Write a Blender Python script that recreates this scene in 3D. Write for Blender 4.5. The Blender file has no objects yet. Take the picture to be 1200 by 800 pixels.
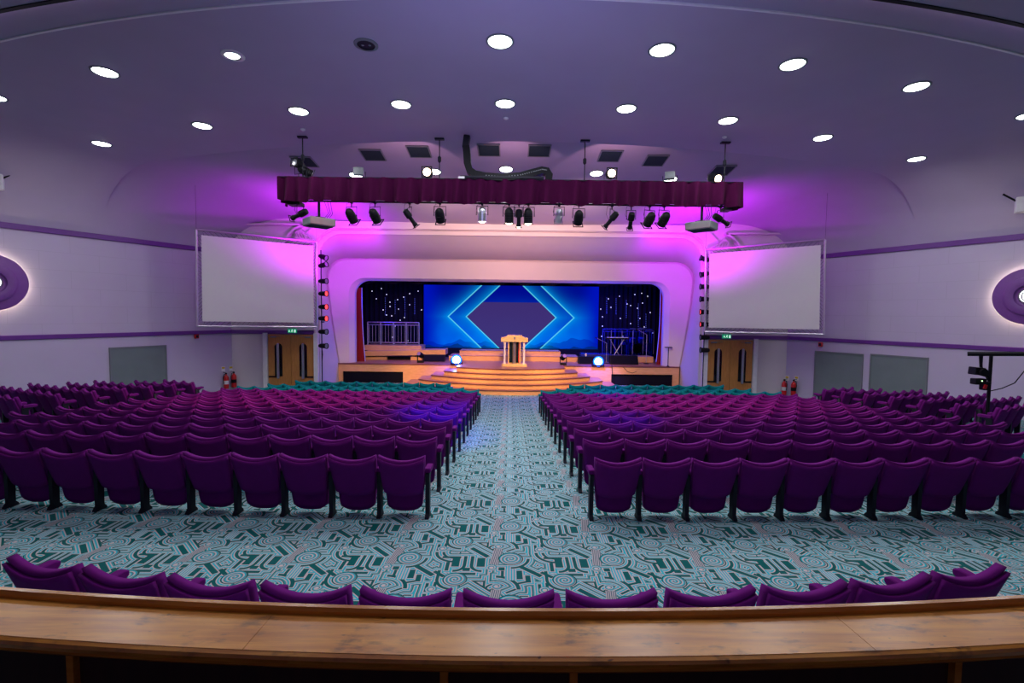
import bpy, bmesh, math, random
from mathutils import Vector, Matrix, Euler
random.seed(7)
PI = math.pi
rad = math.radians
scene = bpy.context.scene
col = scene.collection

# ------------------------------------------------------------------ camera
F = 567.0                      # focal length in pixels of a 1200 px wide frame
CZ = 2.46                      # eye height over the rear floor
cam_d = bpy.data.cameras.new('camera')
cam_d.sensor_width = 36.0
cam_d.lens = 36.0 * F / 1200.0
cam_d.clip_start = 0.05
cam_d.clip_end = 200
cam = bpy.data.objects.new('camera', cam_d)
CAMROT = Matrix.Rotation(rad(-0.24), 4, 'Z') @ Matrix.Rotation(rad(90 - 3.23), 4, 'X') @ Matrix.Rotation(rad(0.66), 4, 'Z')
cam.matrix_world = Matrix.Translation((0, 0, CZ)) @ CAMROT
col.objects.link(cam)
scene.camera = cam

# ------------------------------------------------------------------ colour management, world
scene.view_settings.view_transform = 'Standard'
scene.view_settings.look = 'None'
scene.view_settings.exposure = 0.0
scene.view_settings.gamma = 1.0
scene.view_settings.use_curve_mapping = False
world = bpy.data.worlds.new('world')
scene.world = world
world.use_nodes = True
bg = world.node_tree.nodes['Background']
bg.inputs[0].default_value = (0.35, 0.28, 0.8, 1)
bg.inputs[1].default_value = 0.05

def light(kind, name, loc, power, color, target=None, size=0.3, angle=60, blend=0.6, size_y=None, shape=None):
    d = bpy.data.lights.new(name, kind)
    d.energy = power
    d.color = color
    if kind == 'AREA':
        d.size = size
        if size_y:
            d.shape = 'RECTANGLE'; d.size_y = size_y
        if shape: d.shape = shape
    elif kind == 'SPOT':
        d.shadow_soft_size = size; d.spot_size = rad(angle); d.spot_blend = blend
    else:
        d.shadow_soft_size = size
    o = bpy.data.objects.new(name, d)
    o.location = loc
    if target is not None:
        o.rotation_euler = (Vector(target) - Vector(loc)).to_track_quat('-Z', 'Y').to_euler()
    elif kind in ('AREA', 'SPOT'):
        o.rotation_euler = (0, 0, 0)
    col.objects.link(o)
    return o

def H(h):                      # height given relative to the eye
    return CZ + h

MAG = (0.60, 0.0, 1.0)
for s in (-1, 1):
    # magenta floods on the stage-side bars, washing the cove, ceiling and arch corners
    light('SPOT', 'magenta_flood', (s*6.6, 17.2, H(1.8)), 900, (0.70, 0.008, 1.0), (s*7.6, 19.0, H(4.0)), 0.25, 150, 1.0)
    light('SPOT', 'magenta_frame_wash', (s*5.2, 18.2, H(2.9)), 800, MAG, (s*8.3, 22.8, H(2.3)), 0.2, 80, 1.0)
# warm front-of-house spots on the truss, aimed at the arch and the stage
for x in (-2.2, 0.3, 2.2):
    light('SPOT', 'warm_front_spot', (x, 13.2, H(2.5)), 1150, (1.0, 0.44, 0.36), (x*1.0, 21.5, H(2.4)), 0.2, 54, 1.0)
for x in (-2.2, 2.2):
    light('SPOT', 'warm_ceiling_spot', (x, 14.8, H(2.5)), 520, (1.0, 0.66, 0.55), (x*1.1, 18.6, H(3.9)), 0.3, 100, 1.0)
for x in (-2.6, 0.0, 2.6):  # spots added behind the pelmet to brighten the ceiling past its step
    light('SPOT', 'rose_ceiling_spot', (x, 12.95, H(3.3)), 75, (1.0, 0.52, 0.66), (x*1.3, 12.95 + 3.0, H(3.3 + 2.2)), 0.06, 96, 0.25)
for x in (-2.6, 0.0, 2.6):
    light('SPOT', 'warm_stage_spot', (x, 13.3, H(2.5)), 4200, (1.0, 0.46, 0.17), (x*1.15, 21.6, H(-2.6)), 0.15, 34, 0.8)
for s in (-1, 1):
    light('SPOT', 'warm_wing_spot', (s*3.8, 13.3, H(2.5)), 1500, (1.0, 0.52, 0.22), (s*6.2, 22.8, H(-2.6)), 0.15, 30, 0.9)
# red fill spots added above the stalls, no lamps hang there
for x, tx, tp in ((-3.0, -5.5, 1500), (3.0, 5.0, 1300)):
    light('SPOT', 'stalls_spot', (x, 10.4, H(4.25)), tp, (1.0, 0.07, 0.14), (tx, 12.4, H(-2.4)), 0.15, 70, 1.0)
# added blue fill for the patches on the aisle ends of the rows
light('SPOT', 'blue_aisle_spot', (-0.6, 3.0, H(3.4)), 6500, (0.0, 0.01, 1.0), (-1.35, 10.3, H(-2.1)), 0.1, 17, 1.0)
light('SPOT', 'blue_aisle_spot', (1.2, 3.0, H(3.4)), 2200, (0.0, 0.01, 1.0), (2.3, 9.6, H(-2.2)), 0.1, 13, 1.0)
light('SPOT', 'blue_aisle_spot', (1.2, 3.0, H(3.4)), 4500, (0.0, 0.01, 1.0), (3.3, 15.6, H(-2.5)), 0.1, 9, 1.0)
# blue wash inside the stage house
light('AREA', 'blue_stage_wash', (0, 24.2, H(1.3)), 500, (0.01, 0.03, 1.0), (0, 25.2, H(-2.4)), 10, size_y=0.6)
light('POINT', 'blue_corner_wash', (4.6, 24.9, H(0.0)), 380, (0.01, 0.02, 1.0), size=0.3)
light('POINT', 'blue_corner_wash', (-6.6, 24.2, H(0.6)), 60, (0.01, 0.02, 1.0), size=0.3)
# added fill lamps, no fittings stand at these spots
light('AREA', 'house_soft', (0, 2.0, H(3.6)), 45, (0.80, 0.72, 1.0), (0, 9.0, H(-2.0)), 9, size_y=2.5)  # added soft fill from above and behind the eye
light('SPOT', 'uplight_cove', (0, 4.6, H(1.2)), 420, (0.46, 0.46, 1.0), (0, 8.2, H(4.5)), 1.5, 125, 1.0)  # added uplight for the vault, in place of stage spill
light('AREA', 'gangway_lights', (0, 5.0, H(4.1)), 150, (0.92, 0.90, 1.0), (0, 5.0, H(-2.0)), 11, size_y=0.5)  # added overhead light to brighten seat tops and carpet

# ------------------------------------------------------------------ geometry helpers
def ray(px, py):
    """direction from the eye through a point of the 1200x800 frame"""
    return (CAMROT.to_3x3() @ Vector(((px - 600) / F, -(py - 400) / F, -1.0)))

def P(px, py, Y):
    d = ray(px, py)
    t = Y / d.y
    return Vector((d.x * t, Y, CZ + d.z * t))

class MB:
    def __init__(s):
        s.bm = bmesh.new(); s.smooth = False
    def box(s, c, d, rot=None, bevel=0.0):
        m = Matrix.Translation(c)
        if rot is not None: m = m @ (rot if isinstance(rot, Matrix) else Euler(rot).to_matrix().to_4x4())
        m = m @ Matrix.Diagonal((d[0], d[1], d[2], 1))
        r = bmesh.ops.create_cube(s.bm, size=1.0, matrix=m)
        if bevel > 0:
            es = list({e for v in r['verts'] for e in v.link_edges})
            bmesh.ops.bevel(s.bm, geom=es, offset=bevel, segments=2, affect='EDGES', profile=0.5)
        return s
    def cyl(s, a, b, r1, r2=None, seg=12, caps=True):
        a = Vector(a); b = Vector(b); d = b - a
        if r2 is None: r2 = r1
        m = Matrix.Translation((a + b) / 2) @ d.to_track_quat('Z', 'Y').to_matrix().to_4x4()
        bmesh.ops.create_cone(s.bm, cap_ends=caps, segments=seg, radius1=r1, radius2=r2, depth=d.length, matrix=m)
        return s
    def tube(s, pts, r, seg=6):
        pts = [Vector(p) for p in pts]
        rings = []
        for i, p in enumerate(pts):
            t = (pts[min(i+1, len(pts)-1)] - pts[max(i-1, 0)]).normalized()
            up = Vector((0, 0, 1)) if abs(t.z) < 0.95 else Vector((0, 1, 0))
            a = t.cross(up).normalized(); b = t.cross(a).normalized()
            rings.append([s.bm.verts.new(p + (a*math.cos(k*2*PI/seg) + b*math.sin(k*2*PI/seg))*r) for k in range(seg)])
        for i in range(len(rings)-1):
            for k in range(seg):
                s.bm.faces.new((rings[i][k], rings[i][(k+1)%seg], rings[i+1][(k+1)%seg], rings[i+1][k]))
        s.bm.faces.new(rings[0][::-1]); s.bm.faces.new(rings[-1])
        return s
    def lathe(s, prof, seg=24, mat=None, caps=True):
        """prof: (radius, z); revolves about local z"""
        mat = mat or Matrix()
        rings = []
        for r, z in prof:
            rings.append([s.bm.verts.new(mat @ Vector((r*math.cos(k*2*PI/seg), r*math.sin(k*2*PI/seg), z))) for k in range(seg)])
        for i in range(len(rings)-1):
            for k in range(seg):
                s.bm.faces.new((rings[i][k], rings[i][(k+1)%seg], rings[i+1][(k+1)%seg], rings[i+1][k]))
        if caps and prof[0][0] > 1e-6: s.bm.faces.new(rings[0][::-1])
        if caps and prof[-1][0] > 1e-6: s.bm.faces.new(rings[-1])
        return s
    def prism(s, pts, vec):
        """closed polygon pts extruded by vec"""
        vec = Vector(vec)
        a = [s.bm.verts.new(Vector(p)) for p in pts]
        b = [s.bm.verts.new(Vector(p) + vec) for p in pts]
        n = len(pts)
        s.bm.faces.new(a[::-1]); s.bm.faces.new(b)
        for i in range(n):
            s.bm.faces.new((a[i], a[(i+1)%n], b[(i+1)%n], b[i]))
        return s
    def grid(s, rows):
        vs = [[s.bm.verts.new(Vector(p)) for p in r] for r in rows]
        for i in range(len(vs)-1):
            for j in range(len(vs[0])-1):
                s.bm.faces.new((vs[i][j], vs[i][j+1], vs[i+1][j+1], vs[i+1][j]))
        return s
    def sweep(s, prof, frames):
        """closed profile (a,b) along frames (origin, axis_a, axis_b)"""
        rings = [[s.bm.verts.new(o + A*p[0] + B*p[1]) for p in prof] for o, A, B in frames]
        n = len(prof)
        for i in range(len(rings)-1):
            for k in range(n):
                s.bm.faces.new((rings[i][k], rings[i][(k+1)%n], rings[i+1][(k+1)%n], rings[i+1][k]))
        s.bm.faces.new(rings[0][::-1]); s.bm.faces.new(rings[-1])
        return s
    def build(s, name, m, parent=None, smooth=None):
        bmesh.ops.remove_doubles(s.bm, verts=s.bm.verts, dist=1e-6)
        bmesh.ops.recalc_face_normals(s.bm, faces=s.bm.faces)
        me = bpy.data.meshes.new(name)
        s.bm.to_mesh(me); s.bm.free()
        if smooth is None: smooth = s.smooth
        if smooth:
            for p in me.polygons: p.use_smooth = True
            try: me.set_sharp_from_angle(angle=rad(38))
            except Exception: pass
        me.materials.append(m)
        o = bpy.data.objects.new(name, me)
        col.objects.link(o)
        if parent is not None: o.parent = parent
        return o

def tag(o, label=None, cat=None, group=None, kind=None):
    if label: o['label'] = label
    if cat: o['category'] = cat
    if group: o['group'] = group
    if kind: o['kind'] = kind
    return o

def struct(o, label=None):
    o['kind'] = 'structure'
    if label: o['label'] = label
    return o

def thing(name, label, cat, loc=(0, 0, 0), rz=0.0, group=None):
    o = bpy.data.objects.new(name, None)
    o.empty_display_size = 0.1
    o.location = loc; o.rotation_euler = (0, 0, rz)
    col.objects.link(o)
    return tag(o, label, cat, group)

def copy_tree(o, parent=None, childmap=None):
    c = o.copy(); col.objects.link(c)
    if parent is not None: c.parent = parent
    for ch in list(childmap[o.name]): copy_tree(ch, c, childmap)
    return c

def child_map(root):
    m = {}
    def go(o):
        m[o.name] = list(o.children)
        for c in o.children: go(c)
    go(root)
    return m

# ------------------------------------------------------------------ node maths
class E:
    """a float expression made of Math nodes"""
    def __init__(s, nt, v): s.nt = nt; s.v = v
    def op(s, o, *a):
        n = s.nt.nodes.new('ShaderNodeMath'); n.operation = o
        for i, x in enumerate([s, *a]):
            x = x.v if isinstance(x, E) else x
            if isinstance(x, (int, float)): n.inputs[i].default_value = float(x)
            else: s.nt.links.new(x, n.inputs[i])
        return E(s.nt, n.outputs[0])
    def __add__(s, o): return s.op('ADD', o)
    def __radd__(s, o): return s.op('ADD', o)
    def __sub__(s, o): return s.op('SUBTRACT', o)
    def __rsub__(s, o): return E(s.nt, float(o)).op('SUBTRACT', s)
    def __mul__(s, o): return s.op('MULTIPLY', o)
    def __rmul__(s, o): return s.op('MULTIPLY', o)
    def __truediv__(s, o): return s.op('DIVIDE', o)
    def abs(s): return s.op('ABSOLUTE')
    def min(s, o): return s.op('MINIMUM', o)
    def max(s, o): return s.op('MAXIMUM', o)
    def lt(s, o): return s.op('LESS_THAN', o)
    def gt(s, o): return s.op('GREATER_THAN', o)
    def frac(s): return s.op('FRACT')
    def wrap(s, a, b): return s.op('WRAP', b, a)
    def sqrt(s): return s.op('SQRT')
    def pow(s, o): return s.op('POWER', o)
    def exp(s): return E(s.nt, 2.718281828).op('POWER', s)
    def smooth(s, a, b):
        n = s.nt.nodes.new('ShaderNodeMapRange'); n.interpolation_type = 'SMOOTHSTEP'
        s.nt.links.new(s.v, n.inputs[0]); n.inputs[1].default_value = a; n.inputs[2].default_value = b
        return E(s.nt, n.outputs[0])

def mixc(nt, f, a, b):
    n = nt.nodes.new('ShaderNodeMix'); n.data_type = 'RGBA'
    f = f.v if isinstance(f, E) else f
    if isinstance(f, (int, float)): n.inputs[0].default_value = f
    else: nt.links.new(f, n.inputs[0])
    for x, i in ((a, 6), (b, 7)):
        if isinstance(x, tuple): n.inputs[i].default_value = (*x[:3], 1)
        else: nt.links.new(x, n.inputs[i])
    return n.outputs[2]

def coords(nt, kind='Object', scale=(1, 1, 1)):
    tc = nt.nodes.new('ShaderNodeTexCoord')
    mp = nt.nodes.new('ShaderNodeMapping'); mp.inputs[3].default_value = scale
    nt.links.new(tc.outputs[kind], mp.inputs[0])
    return mp.outputs[0]

def xyz(nt, vec):
    s = nt.nodes.new('ShaderNodeSeparateXYZ'); nt.links.new(vec, s.inputs[0])
    return E(nt, s.outputs[0]), E(nt, s.outputs[1]), E(nt, s.outputs[2])

def noise(nt, vec, scale, detail=3, rough=0.5):
    n = nt.nodes.new('ShaderNodeTexNoise')
    nt.links.new(vec, n.inputs['Vector'])
    n.inputs['Scale'].default_value = scale; n.inputs['Detail'].default_value = detail
    n.inputs['Roughness'].default_value = rough
    return E(nt, n.outputs[0])

def newmat(name):
    m = bpy.data.materials.new(name); m.use_nodes = True
    nt = m.node_tree
    return m, nt, nt.nodes['Principled BSDF']

def M(name, c, rough=0.6, metal=0.0, var=0.12, nscale=8.0, bump=0.0, bscale=60.0, emit=None, estr=0.0, spec=0.5, sheen=0.0):
    m, nt, b = newmat(name)
    v = coords(nt)
    f = noise(nt, v, nscale)
    lo = tuple(max(0, x*(1-var)) for x in c); hi = tuple(min(1, x*(1+var)) for x in c)
    nt.links.new(mixc(nt, f, lo, hi), b.inputs['Base Color'])
    b.inputs['Roughness'].default_value = rough
    b.inputs['Metallic'].default_value = metal
    b.inputs['Specular IOR Level'].default_value = spec
    if sheen:
        b.inputs['Sheen Weight'].default_value = sheen
        b.inputs['Sheen Roughness'].default_value = 0.4
        b.inputs['Sheen Tint'].default_value = (min(1, c[0]*3+.2), min(1, c[1]*3+.1), min(1, c[2]*3+.2), 1)
    if bump:
        bn = nt.nodes.new('ShaderNodeBump'); bn.inputs['Strength'].default_value = bump
        bn.inputs['Distance'].default_value = 0.01
        nt.links.new(noise(nt, v, bscale).v, bn.inputs['Height'])
        nt.links.new(bn.outputs[0], b.inputs['Normal'])
    if emit:
        b.inputs['Emission Color'].default_value = (*emit, 1)
        b.inputs['Emission Strength'].default_value = estr
    return m

def wood_mat(name, c1, c2, stretch=(1.2, 14, 14), rough=0.35, blotch=0.0, scale=3.0):
    m, nt, b = newmat(name)
    v = coords(nt, scale=stretch)
    f = noise(nt, v, scale, 5, 0.6)
    colr = mixc(nt, f.smooth(0.3, 0.7), c1, c2)
    if blotch:
        v2 = coords(nt, scale=(1.0, 2.6, 1))
        g = noise(nt, v2, 7, 4, 0.65).smooth(0.52, 0.74) * blotch
        colr = mixc(nt, g, colr, tuple(x*0.28 for x in c1))
        v3 = coords(nt, scale=(3.0, 6, 1))
        g3 = noise(nt, v3, 9, 2, 0.5).smooth(0.70, 0.78) * 0.8
        colr = mixc(nt, g3, colr, tuple(x*0.12 for x in c1))
    nt.links.new(colr, b.inputs['Base Color'])
    b.inputs['Roughness'].default_value = rough
    return m

# ------------------------------------------------------------------ materials
def plaster(name, c, joints=False):
    m, nt, b = newmat(name)
    v = coords(nt)
    f = noise(nt, v, 1.3, 4)
    colr = mixc(nt, f, tuple(x*.94 for x in c), tuple(min(1, x*1.04) for x in c))
    if joints:
        x, y, z = xyz(nt, v)
        cb = nt.nodes.new('ShaderNodeCombineXYZ')
        nt.links.new(x.v, cb.inputs[0]); nt.links.new((z + 0.2).v, cb.inputs[1])
        br = nt.nodes.new('ShaderNodeTexBrick')
        nt.links.new(cb.outputs[0], br.inputs['Vector'])
        br.inputs['Scale'].default_value = 1.0
        br.inputs['Brick Width'].default_value = 1.5; br.inputs['Row Height'].default_value = 0.55
        br.inputs['Mortar Size'].default_value = 0.008
        up = z.gt(CZ - 0.8)
        colr = mixc(nt, E(nt, br.outputs['Fac']) * up * 0.22, colr, tuple(x*.55 for x in c))
    nt.links.new(colr, b.inputs['Base Color'])
    b.inputs['Roughness'].default_value = 0.75
    bn = nt.nodes.new('ShaderNodeBump'); bn.inputs['Strength'].default_value = 0.08
    nt.links.new(noise(nt, v, 40).v, bn.inputs['Height']); nt.links.new(bn.outputs[0], b.inputs['Normal'])
    return m

m_wall = plaster('white_wall_paint', (0.52, 0.46, 0.60), True)  # white walls, the purple room light is mixed into the paint colour
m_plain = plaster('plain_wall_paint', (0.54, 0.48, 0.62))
m_ceil = plaster('ceiling_paint', (0.42, 0.36, 0.50))  # white ceiling, its colour tinted to carry the purple light
m_arch = plaster('arch_paint', (0.62, 0.56, 0.60))
m_trim = M('purple_gloss_paint', (0.13, 0.025, 0.24), 0.35)
m_disc = M('purple_disc_paint', (0.18, 0.055, 0.28), 0.45)
m_purple = M('purple_seat_wool', (0.145, 0.006, 0.160), 0.9, var=0.2, bump=0.3, bscale=220, spec=0.15)
m_teal = M('teal_seat_wool', (0.002, 0.22, 0.23), 0.9, var=0.2, bump=0.3, bscale=220, spec=0.15)
m_iron = M('black_cast_iron', (0.012, 0.012, 0.022), 0.5, spec=0.2)
m_black = M('black_lamp_paint', (0.007, 0.007, 0.010), 0.5, spec=0.15)
m_dark = M('dark_cloth', (0.006, 0.006, 0.014), 0.95, spec=0.1)
m_silver = M('brushed_silver', (0.55, 0.55, 0.58), 0.3, 0.9)
m_alu = M('aluminium_truss', (0.55, 0.52, 0.58), 0.35, 0.8)
m_grey = M('grey_plastic', (0.17, 0.19, 0.20), 0.5)
m_blind = M('grey_blind_fabric', (0.16, 0.205, 0.20), 0.8, nscale=2)
m_screen = M('white_screen_fabric', (0.62, 0.60, 0.60), 0.9, var=0.02)
m_pelmet = M('burgundy_pelmet_velvet', (0.044, 0.0015, 0.027), 0.95, spec=0.1, bump=0.1)
m_redcur = M('red_velvet_curtain', (0.35, 0.01, 0.02), 0.85, sheen=0.2)
m_red = M('red_enamel', (0.55, 0.01, 0.015), 0.35)
m_yel = M('yellow_sign', (0.7, 0.5, 0.02), 0.5)
m_white = M('white_gloss', (0.75, 0.73, 0.75), 0.4)
m_green = M('exit_sign_green', (0.0, 0.3, 0.14), 0.4, emit=(0.0, 0.5, 0.22), estr=0.35)
m_signw = M('exit_sign_white', (0.8, 0.9, 0.85), 0.4, emit=(0.7, 1, 0.85), estr=0.8)
m_vent = M('vent_grille', (0.022, 0.040, 0.048), 0.8, spec=0.1)
m_door = wood_mat('door_oak', (0.42, 0.17, 0.035), (0.52, 0.23, 0.06), (14, 14, 1.2), 0.4)
m_stage = wood_mat('stage_oak', (0.62, 0.34, 0.15), (0.72, 0.42, 0.20), (1.2, 8, 8), 0.4)
m_deck = wood_mat('stage_deck', (0.30, 0.13, 0.08), (0.36, 0.17, 0.10), (1.2, 8, 8), 0.35)
m_nose = M('stair_nosing', (0.16, 0.05, 0.05), 0.5)
m_lect = wood_mat('lectern_maple', (0.72, 0.48, 0.20), (0.80, 0.56, 0.26), (1.2, 8, 8), 0.35)
m_ledge = wood_mat('ledge_varnished_wood', (0.46, 0.15, 0.010), (0.74, 0.32, 0.035), (0.8, 11, 9), 0.30, 0.9)
m_lip = wood_mat('ledge_lip_wood', (0.42, 0.14, 0.014), (0.55, 0.21, 0.025), (1.0, 9, 9), 0.25)
m_panel = wood_mat('dark_panel_wood', (0.022, 0.006, 0.004), (0.035, 0.010, 0.006), (9, 9, 1), 0.5)
m_glass = M('black_glass', (0.004, 0.004, 0.006), 0.08)
m_lamp = M('lamp_diffuser', (0.9, 0.9, 0.9), 0.5, emit=(0.88, 1.0, 0.92), estr=15.0)
m_warm = M('warm_lens', (0.9, 0.8, 0.7), 0.3, emit=(1.0, 0.72, 0.45), estr=10.0)
m_warmw = M('white_lens', (0.9, 0.9, 0.8), 0.3, emit=(1.0, 0.85, 0.62), estr=8.0)
m_redl = M('red_lens', (0.6, 0.05, 0.03), 0.3, emit=(1.0, 0.05, 0.05), estr=2.0)
m_bluel = M('blue_white_lens', (0.7, 0.9, 1.0), 0.3, emit=(0.45, 0.85, 1.0), estr=14.0)
m_bluer = M('blue_lens_ring', (0.0, 0.1, 0.9), 0.3, emit=(0.0, 0.10, 1.0), estr=5.0)
m_star = M('star_bulb', (0.9, 0.9, 0.9), 0.5, emit=(0.85, 0.85, 1.0), estr=1.3)
m_starb = M('blue_star_bulb', (0.2, 0.2, 0.9), 0.5, emit=(0.15, 0.25, 1.0), estr=0.3)
m_green_led = M('green_indicator', (0.5, 0.8, 0.3), 0.5, emit=(0.6, 1, 0.4), estr=3)
m_bracket = M('roof_bracket', (0.55, 0.45, 0.52), 0.7)
m_perspex = M('perspex_panel', (0.3, 0.35, 0.9), 0.1)
m_perspex.node_tree.nodes['Principled BSDF'].inputs['Transmission Weight'].default_value = 1.0
m_perspex.node_tree.nodes['Principled BSDF'].inputs['IOR'].default_value = 1.05
m_drum = M('drum_shell', (0.03, 0.04, 0.18), 0.2)
m_skin = M('drum_skin', (0.5, 0.5, 0.6), 0.5)

def carpet_mat():
    m, nt, b = newmat('art_deco_carpet')
    v = coords(nt)
    x, y, z = xyz(nt, v)
    TW, TH = 1.02, 0.75
    # origin of the repeat
    x0 = x + 0.487; y0 = y - 5.11
    def loc(cx, cy):
        return (x0 - cx).wrap(-TW/2, TW/2), (y0 - cy).wrap(-TH/2, TH/2)
    D = None
    def bar(cx, cy, hl, hw, ang=0, bend=0):
        nonlocal D
        du, dv = loc(cx, cy)
        if ang or bend:
            c, s = math.cos(rad(ang)), math.sin(rad(ang))
            a = du*c + dv*s; bb = dv*c - du*s
            if bend: bb = bb - a*a*bend
        else: a, bb = du, dv
        d = (a.abs() - hl).max(bb.abs() - hw)
        D = d if D is None else D.min(d)
    def arc(cx, cy, Rr, hw, sx, sy):
        nonlocal D
        du, dv = loc(cx, cy)
        d = ((du*du + dv*dv).sqrt() - Rr).abs() - hw
        if sx: d = d.max(du * (-sx))
        if sy: d = d.max(dv * (-sy))
        D = d if D is None else D.min(d)
    bar(.20, -.24, .13, .026, -45)
    bar(.71, -.60, .13, .026, -42)
    bar(.86, -.66, .07, .020, -42)
    # the seven
    bar(-.075, -.345, .095, .020)
    bar(-.025, -.44, .085, .038, 90)
    # the two hooks
    bar(.065, -.41, .09, .017, 90)
    arc(-.04, -.50, .105, .017, 1, -1)
    bar(.135, -.41, .09, .017, 90)
    arc(.24, -.50, .105, .017, -1, -1)
    bar(.225, -.44, .085, .040, 90)
    bar(.10, -.655, .085, .020)
    bar(.09, -.575, .035, .030)
    # tail of the left scroll
    bar(-.165, .07, .085, .015, 90)
    arc(0, 0, .165, .015, -1, -1)
    # tail of the right scroll
    bar(.52, -.185, .055, .012, 35)
    arc(.52, -.365, .175, .015, 1, -1)
    arc(.38, -.16, .21, .018, 1, 1)
    # fans
    arc(.97, -.24, .12, .014, -1, -1)
    arc(.97, -.24, .19, .016, -1, -1)
    bar(.78, -.14, .07, .014, 90)
    bar(.85, -.10, .05, .014, 90)
    bar(.60, -.665, .075, .030, 92)
    bar(.68, -.735, .060, .024, 92)
    bar(.43, -.56, .030, .030)
    bar(.44, -.66, .065, .014, 90)
    bar(.92, -.52, .08, .018, 90)
    bar(.62, -.05, .05, .014, 20)
    P_ = 0.058
    f = (D / P_).frac()
    dark = (0.0, 0.105, 0.10); cream = (0.55, 0.48, 0.47); cyan = (0.02, 0.46, 0.54); grey = (0.05, 0.32, 0.34)
    c = mixc(nt, f.gt(0.19), cream, cyan)
    c = mixc(nt, f.gt(0.44), c, cream)
    c = mixc(nt, f.gt(0.62), c, grey)
    c = mixc(nt, (f.gt(0.62) * D.gt(0.05)), c, dark)
    c = mixc(nt, D.lt(0.0), c, dark)
    # fluted column
    du, dv = loc(.372, -.325)
    cc, ss = math.cos(rad(83)), math.sin(rad(83))
    a = du*cc + dv*ss; bb = dv*cc - du*ss
    inside = a.abs().lt(.16) * bb.abs().lt(.046)
    st = ((bb / 0.018).frac().gt(0.5))
    colc = mixc(nt, st, (0.52, 0.46, 0.46), (0.10, 0.16, 0.18))
    c = mixc(nt, inside, c, colc)
    # fluted pilaster
    du, dv = loc(.52, -.66)
    inside = du.abs().lt(.055) * dv.abs().lt(.10)
    st = ((du / 0.026).frac().gt(0.5))
    c = mixc(nt, inside, c, mixc(nt, st, cyan, cream))
    # spirals: radius, pitch
    for cx, cy, R, p in ((0, 0, .115, .034), (.52, -.365, .125, .036), (.39, -.11, .052, .026), (.334, -.537, .055, .026), (.827, -.164, .055, .026)):
        du, dv = loc(cx, cy)
        r = (du*du + dv*dv).sqrt()
        th = dv.op('ARCTAN2', du)
        g = (r / p - th / (2*PI)).frac()
        cs = mixc(nt, g.gt(0.38), cream, cyan)
        cs = mixc(nt, g.gt(0.70), cs, (0.10, 0.20, 0.22))
        if R > .1:
            cs = mixc(nt, r.gt(R*.90), cs, dark)
        else:
            cs = mixc(nt, r.lt(R*.3), cs, (0.66, 0.52, 0.48))
        c = mixc(nt, r.lt(R), c, cs)
    wear = noise(nt, v, 1.1, 3)
    c = mixc(nt, wear.smooth(0.3, 0.75) * 0.08, c, (0.12, 0.19, 0.22))
    nt.links.new(c, b.inputs['Base Color'])
    b.inputs['Roughness'].default_value = 0.95
    b.inputs['Specular IOR Level'].default_value = 0.15
    bn = nt.nodes.new('ShaderNodeBump'); bn.inputs['Strength'].default_value = 0.3; bn.inputs['Distance'].default_value = 0.01
    nt.links.new(noise(nt, v, 300).v, bn.inputs['Height']); nt.links.new(bn.outputs[0], b.inputs['Normal'])
    return m
m_carpet = carpet_mat()

# ------------------------------------------------------------------ the room shell
WX0, WY0, WK = 14.6, 13.8, 0.5        # side walls: |x| = WX0 - WK*(y - WY0)
def wall_x(y): return WX0 - WK*(y - WY0)
FRONT = 20.0                          # plane of the wall that holds the arch
def floor_h(y):                       # depth of the floor under the eye
    if y < 6.5: return 2.46
    if y < 16.6: return 2.46 + 0.084*(y - 6.5)
    return 3.3084
def floor_z(y): return CZ - floor_h(y)
def side_floor_z(y): return floor_z(y) + 0.20

fl = MB()
ys = [-4.2 + i*0.5 for i in range(22)] + [6.5 + i*0.5 for i in range(21)] + [16.6, 18, 20, 23.2]
ys = sorted(set(ys))
fl.grid([[(x, y, floor_z(y)) for x in [-24 + 2*k for k in range(25)]] for y in ys])
struct(fl.build('floor', m_carpet))
for s, nm in ((-1, 'left'), (1, 'right')):
    rows = []
    t = MB()
    for i in range(26):
        y = 3.0 + i*0.53
        xs = [9.42, wall_x(y) + 0.5]
        rows.append((y, xs))
    t.grid([[(s*9.42, y, floor_z(y) - 0.1), (s*9.42, y, side_floor_z(y)), (s*xs[1], y, side_floor_z(y))] for y, xs in rows])
    y, xs = rows[-1]
    t.grid([[(s*9.42, y, floor_z(y) - 0.1), (s*xs[1], y, floor_z(y)-0.1)], [(s*9.42, y, side_floor_z(y)), (s*xs[1], y, side_floor_z(y))]])
    o = t.build('floor_terrace', m_carpet); struct(o)

# vaulted ceiling; rows follow arcs about the stage
RC = 28.0
HT = 2.37                              # height of the upper wall trim over the eye
def ceil_profile(s):
    if s < 6.2: return 4.2
    if s < 6.9:
        t = (s - 6.2)/0.7
        return 4.2 + 0.3*math.sin(t*PI/2)
    if s < 12.9: return 4.5
    return 4.64 - (s - 12.9)*0.146
def ceil_h(x, y, s=None):
    if s is None: s = y - x*x/(2*RC)
    h0 = ceil_profile(s)
    dw = wall_x(y) - abs(x)
    if dw <= 0: return HT
    if dw < 3.0:
        u = 1 - dw/3.0
        return HT + (h0 - HT)*math.sqrt(max(0, 1 - u*u))
    return h0
def xmax(s):
    lo, hi = 0.0, 30.0
    for _ in range(40):
        mid = (lo + hi)/2
        if mid < wall_x(s + mid*mid/(2*RC)): lo = mid
        else: hi = mid
    return lo
cm = MB()
ss_ = [-8, -4, 0, 3, 5, 6.1999] + [6.2 + i*0.7/6 for i in range(7)] + [7.5, 8.5, 9.5, 10.5, 11.5, 12.3, 12.8999, 12.9001] + [13.4 + i*0.5 for i in range(16)]
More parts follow.
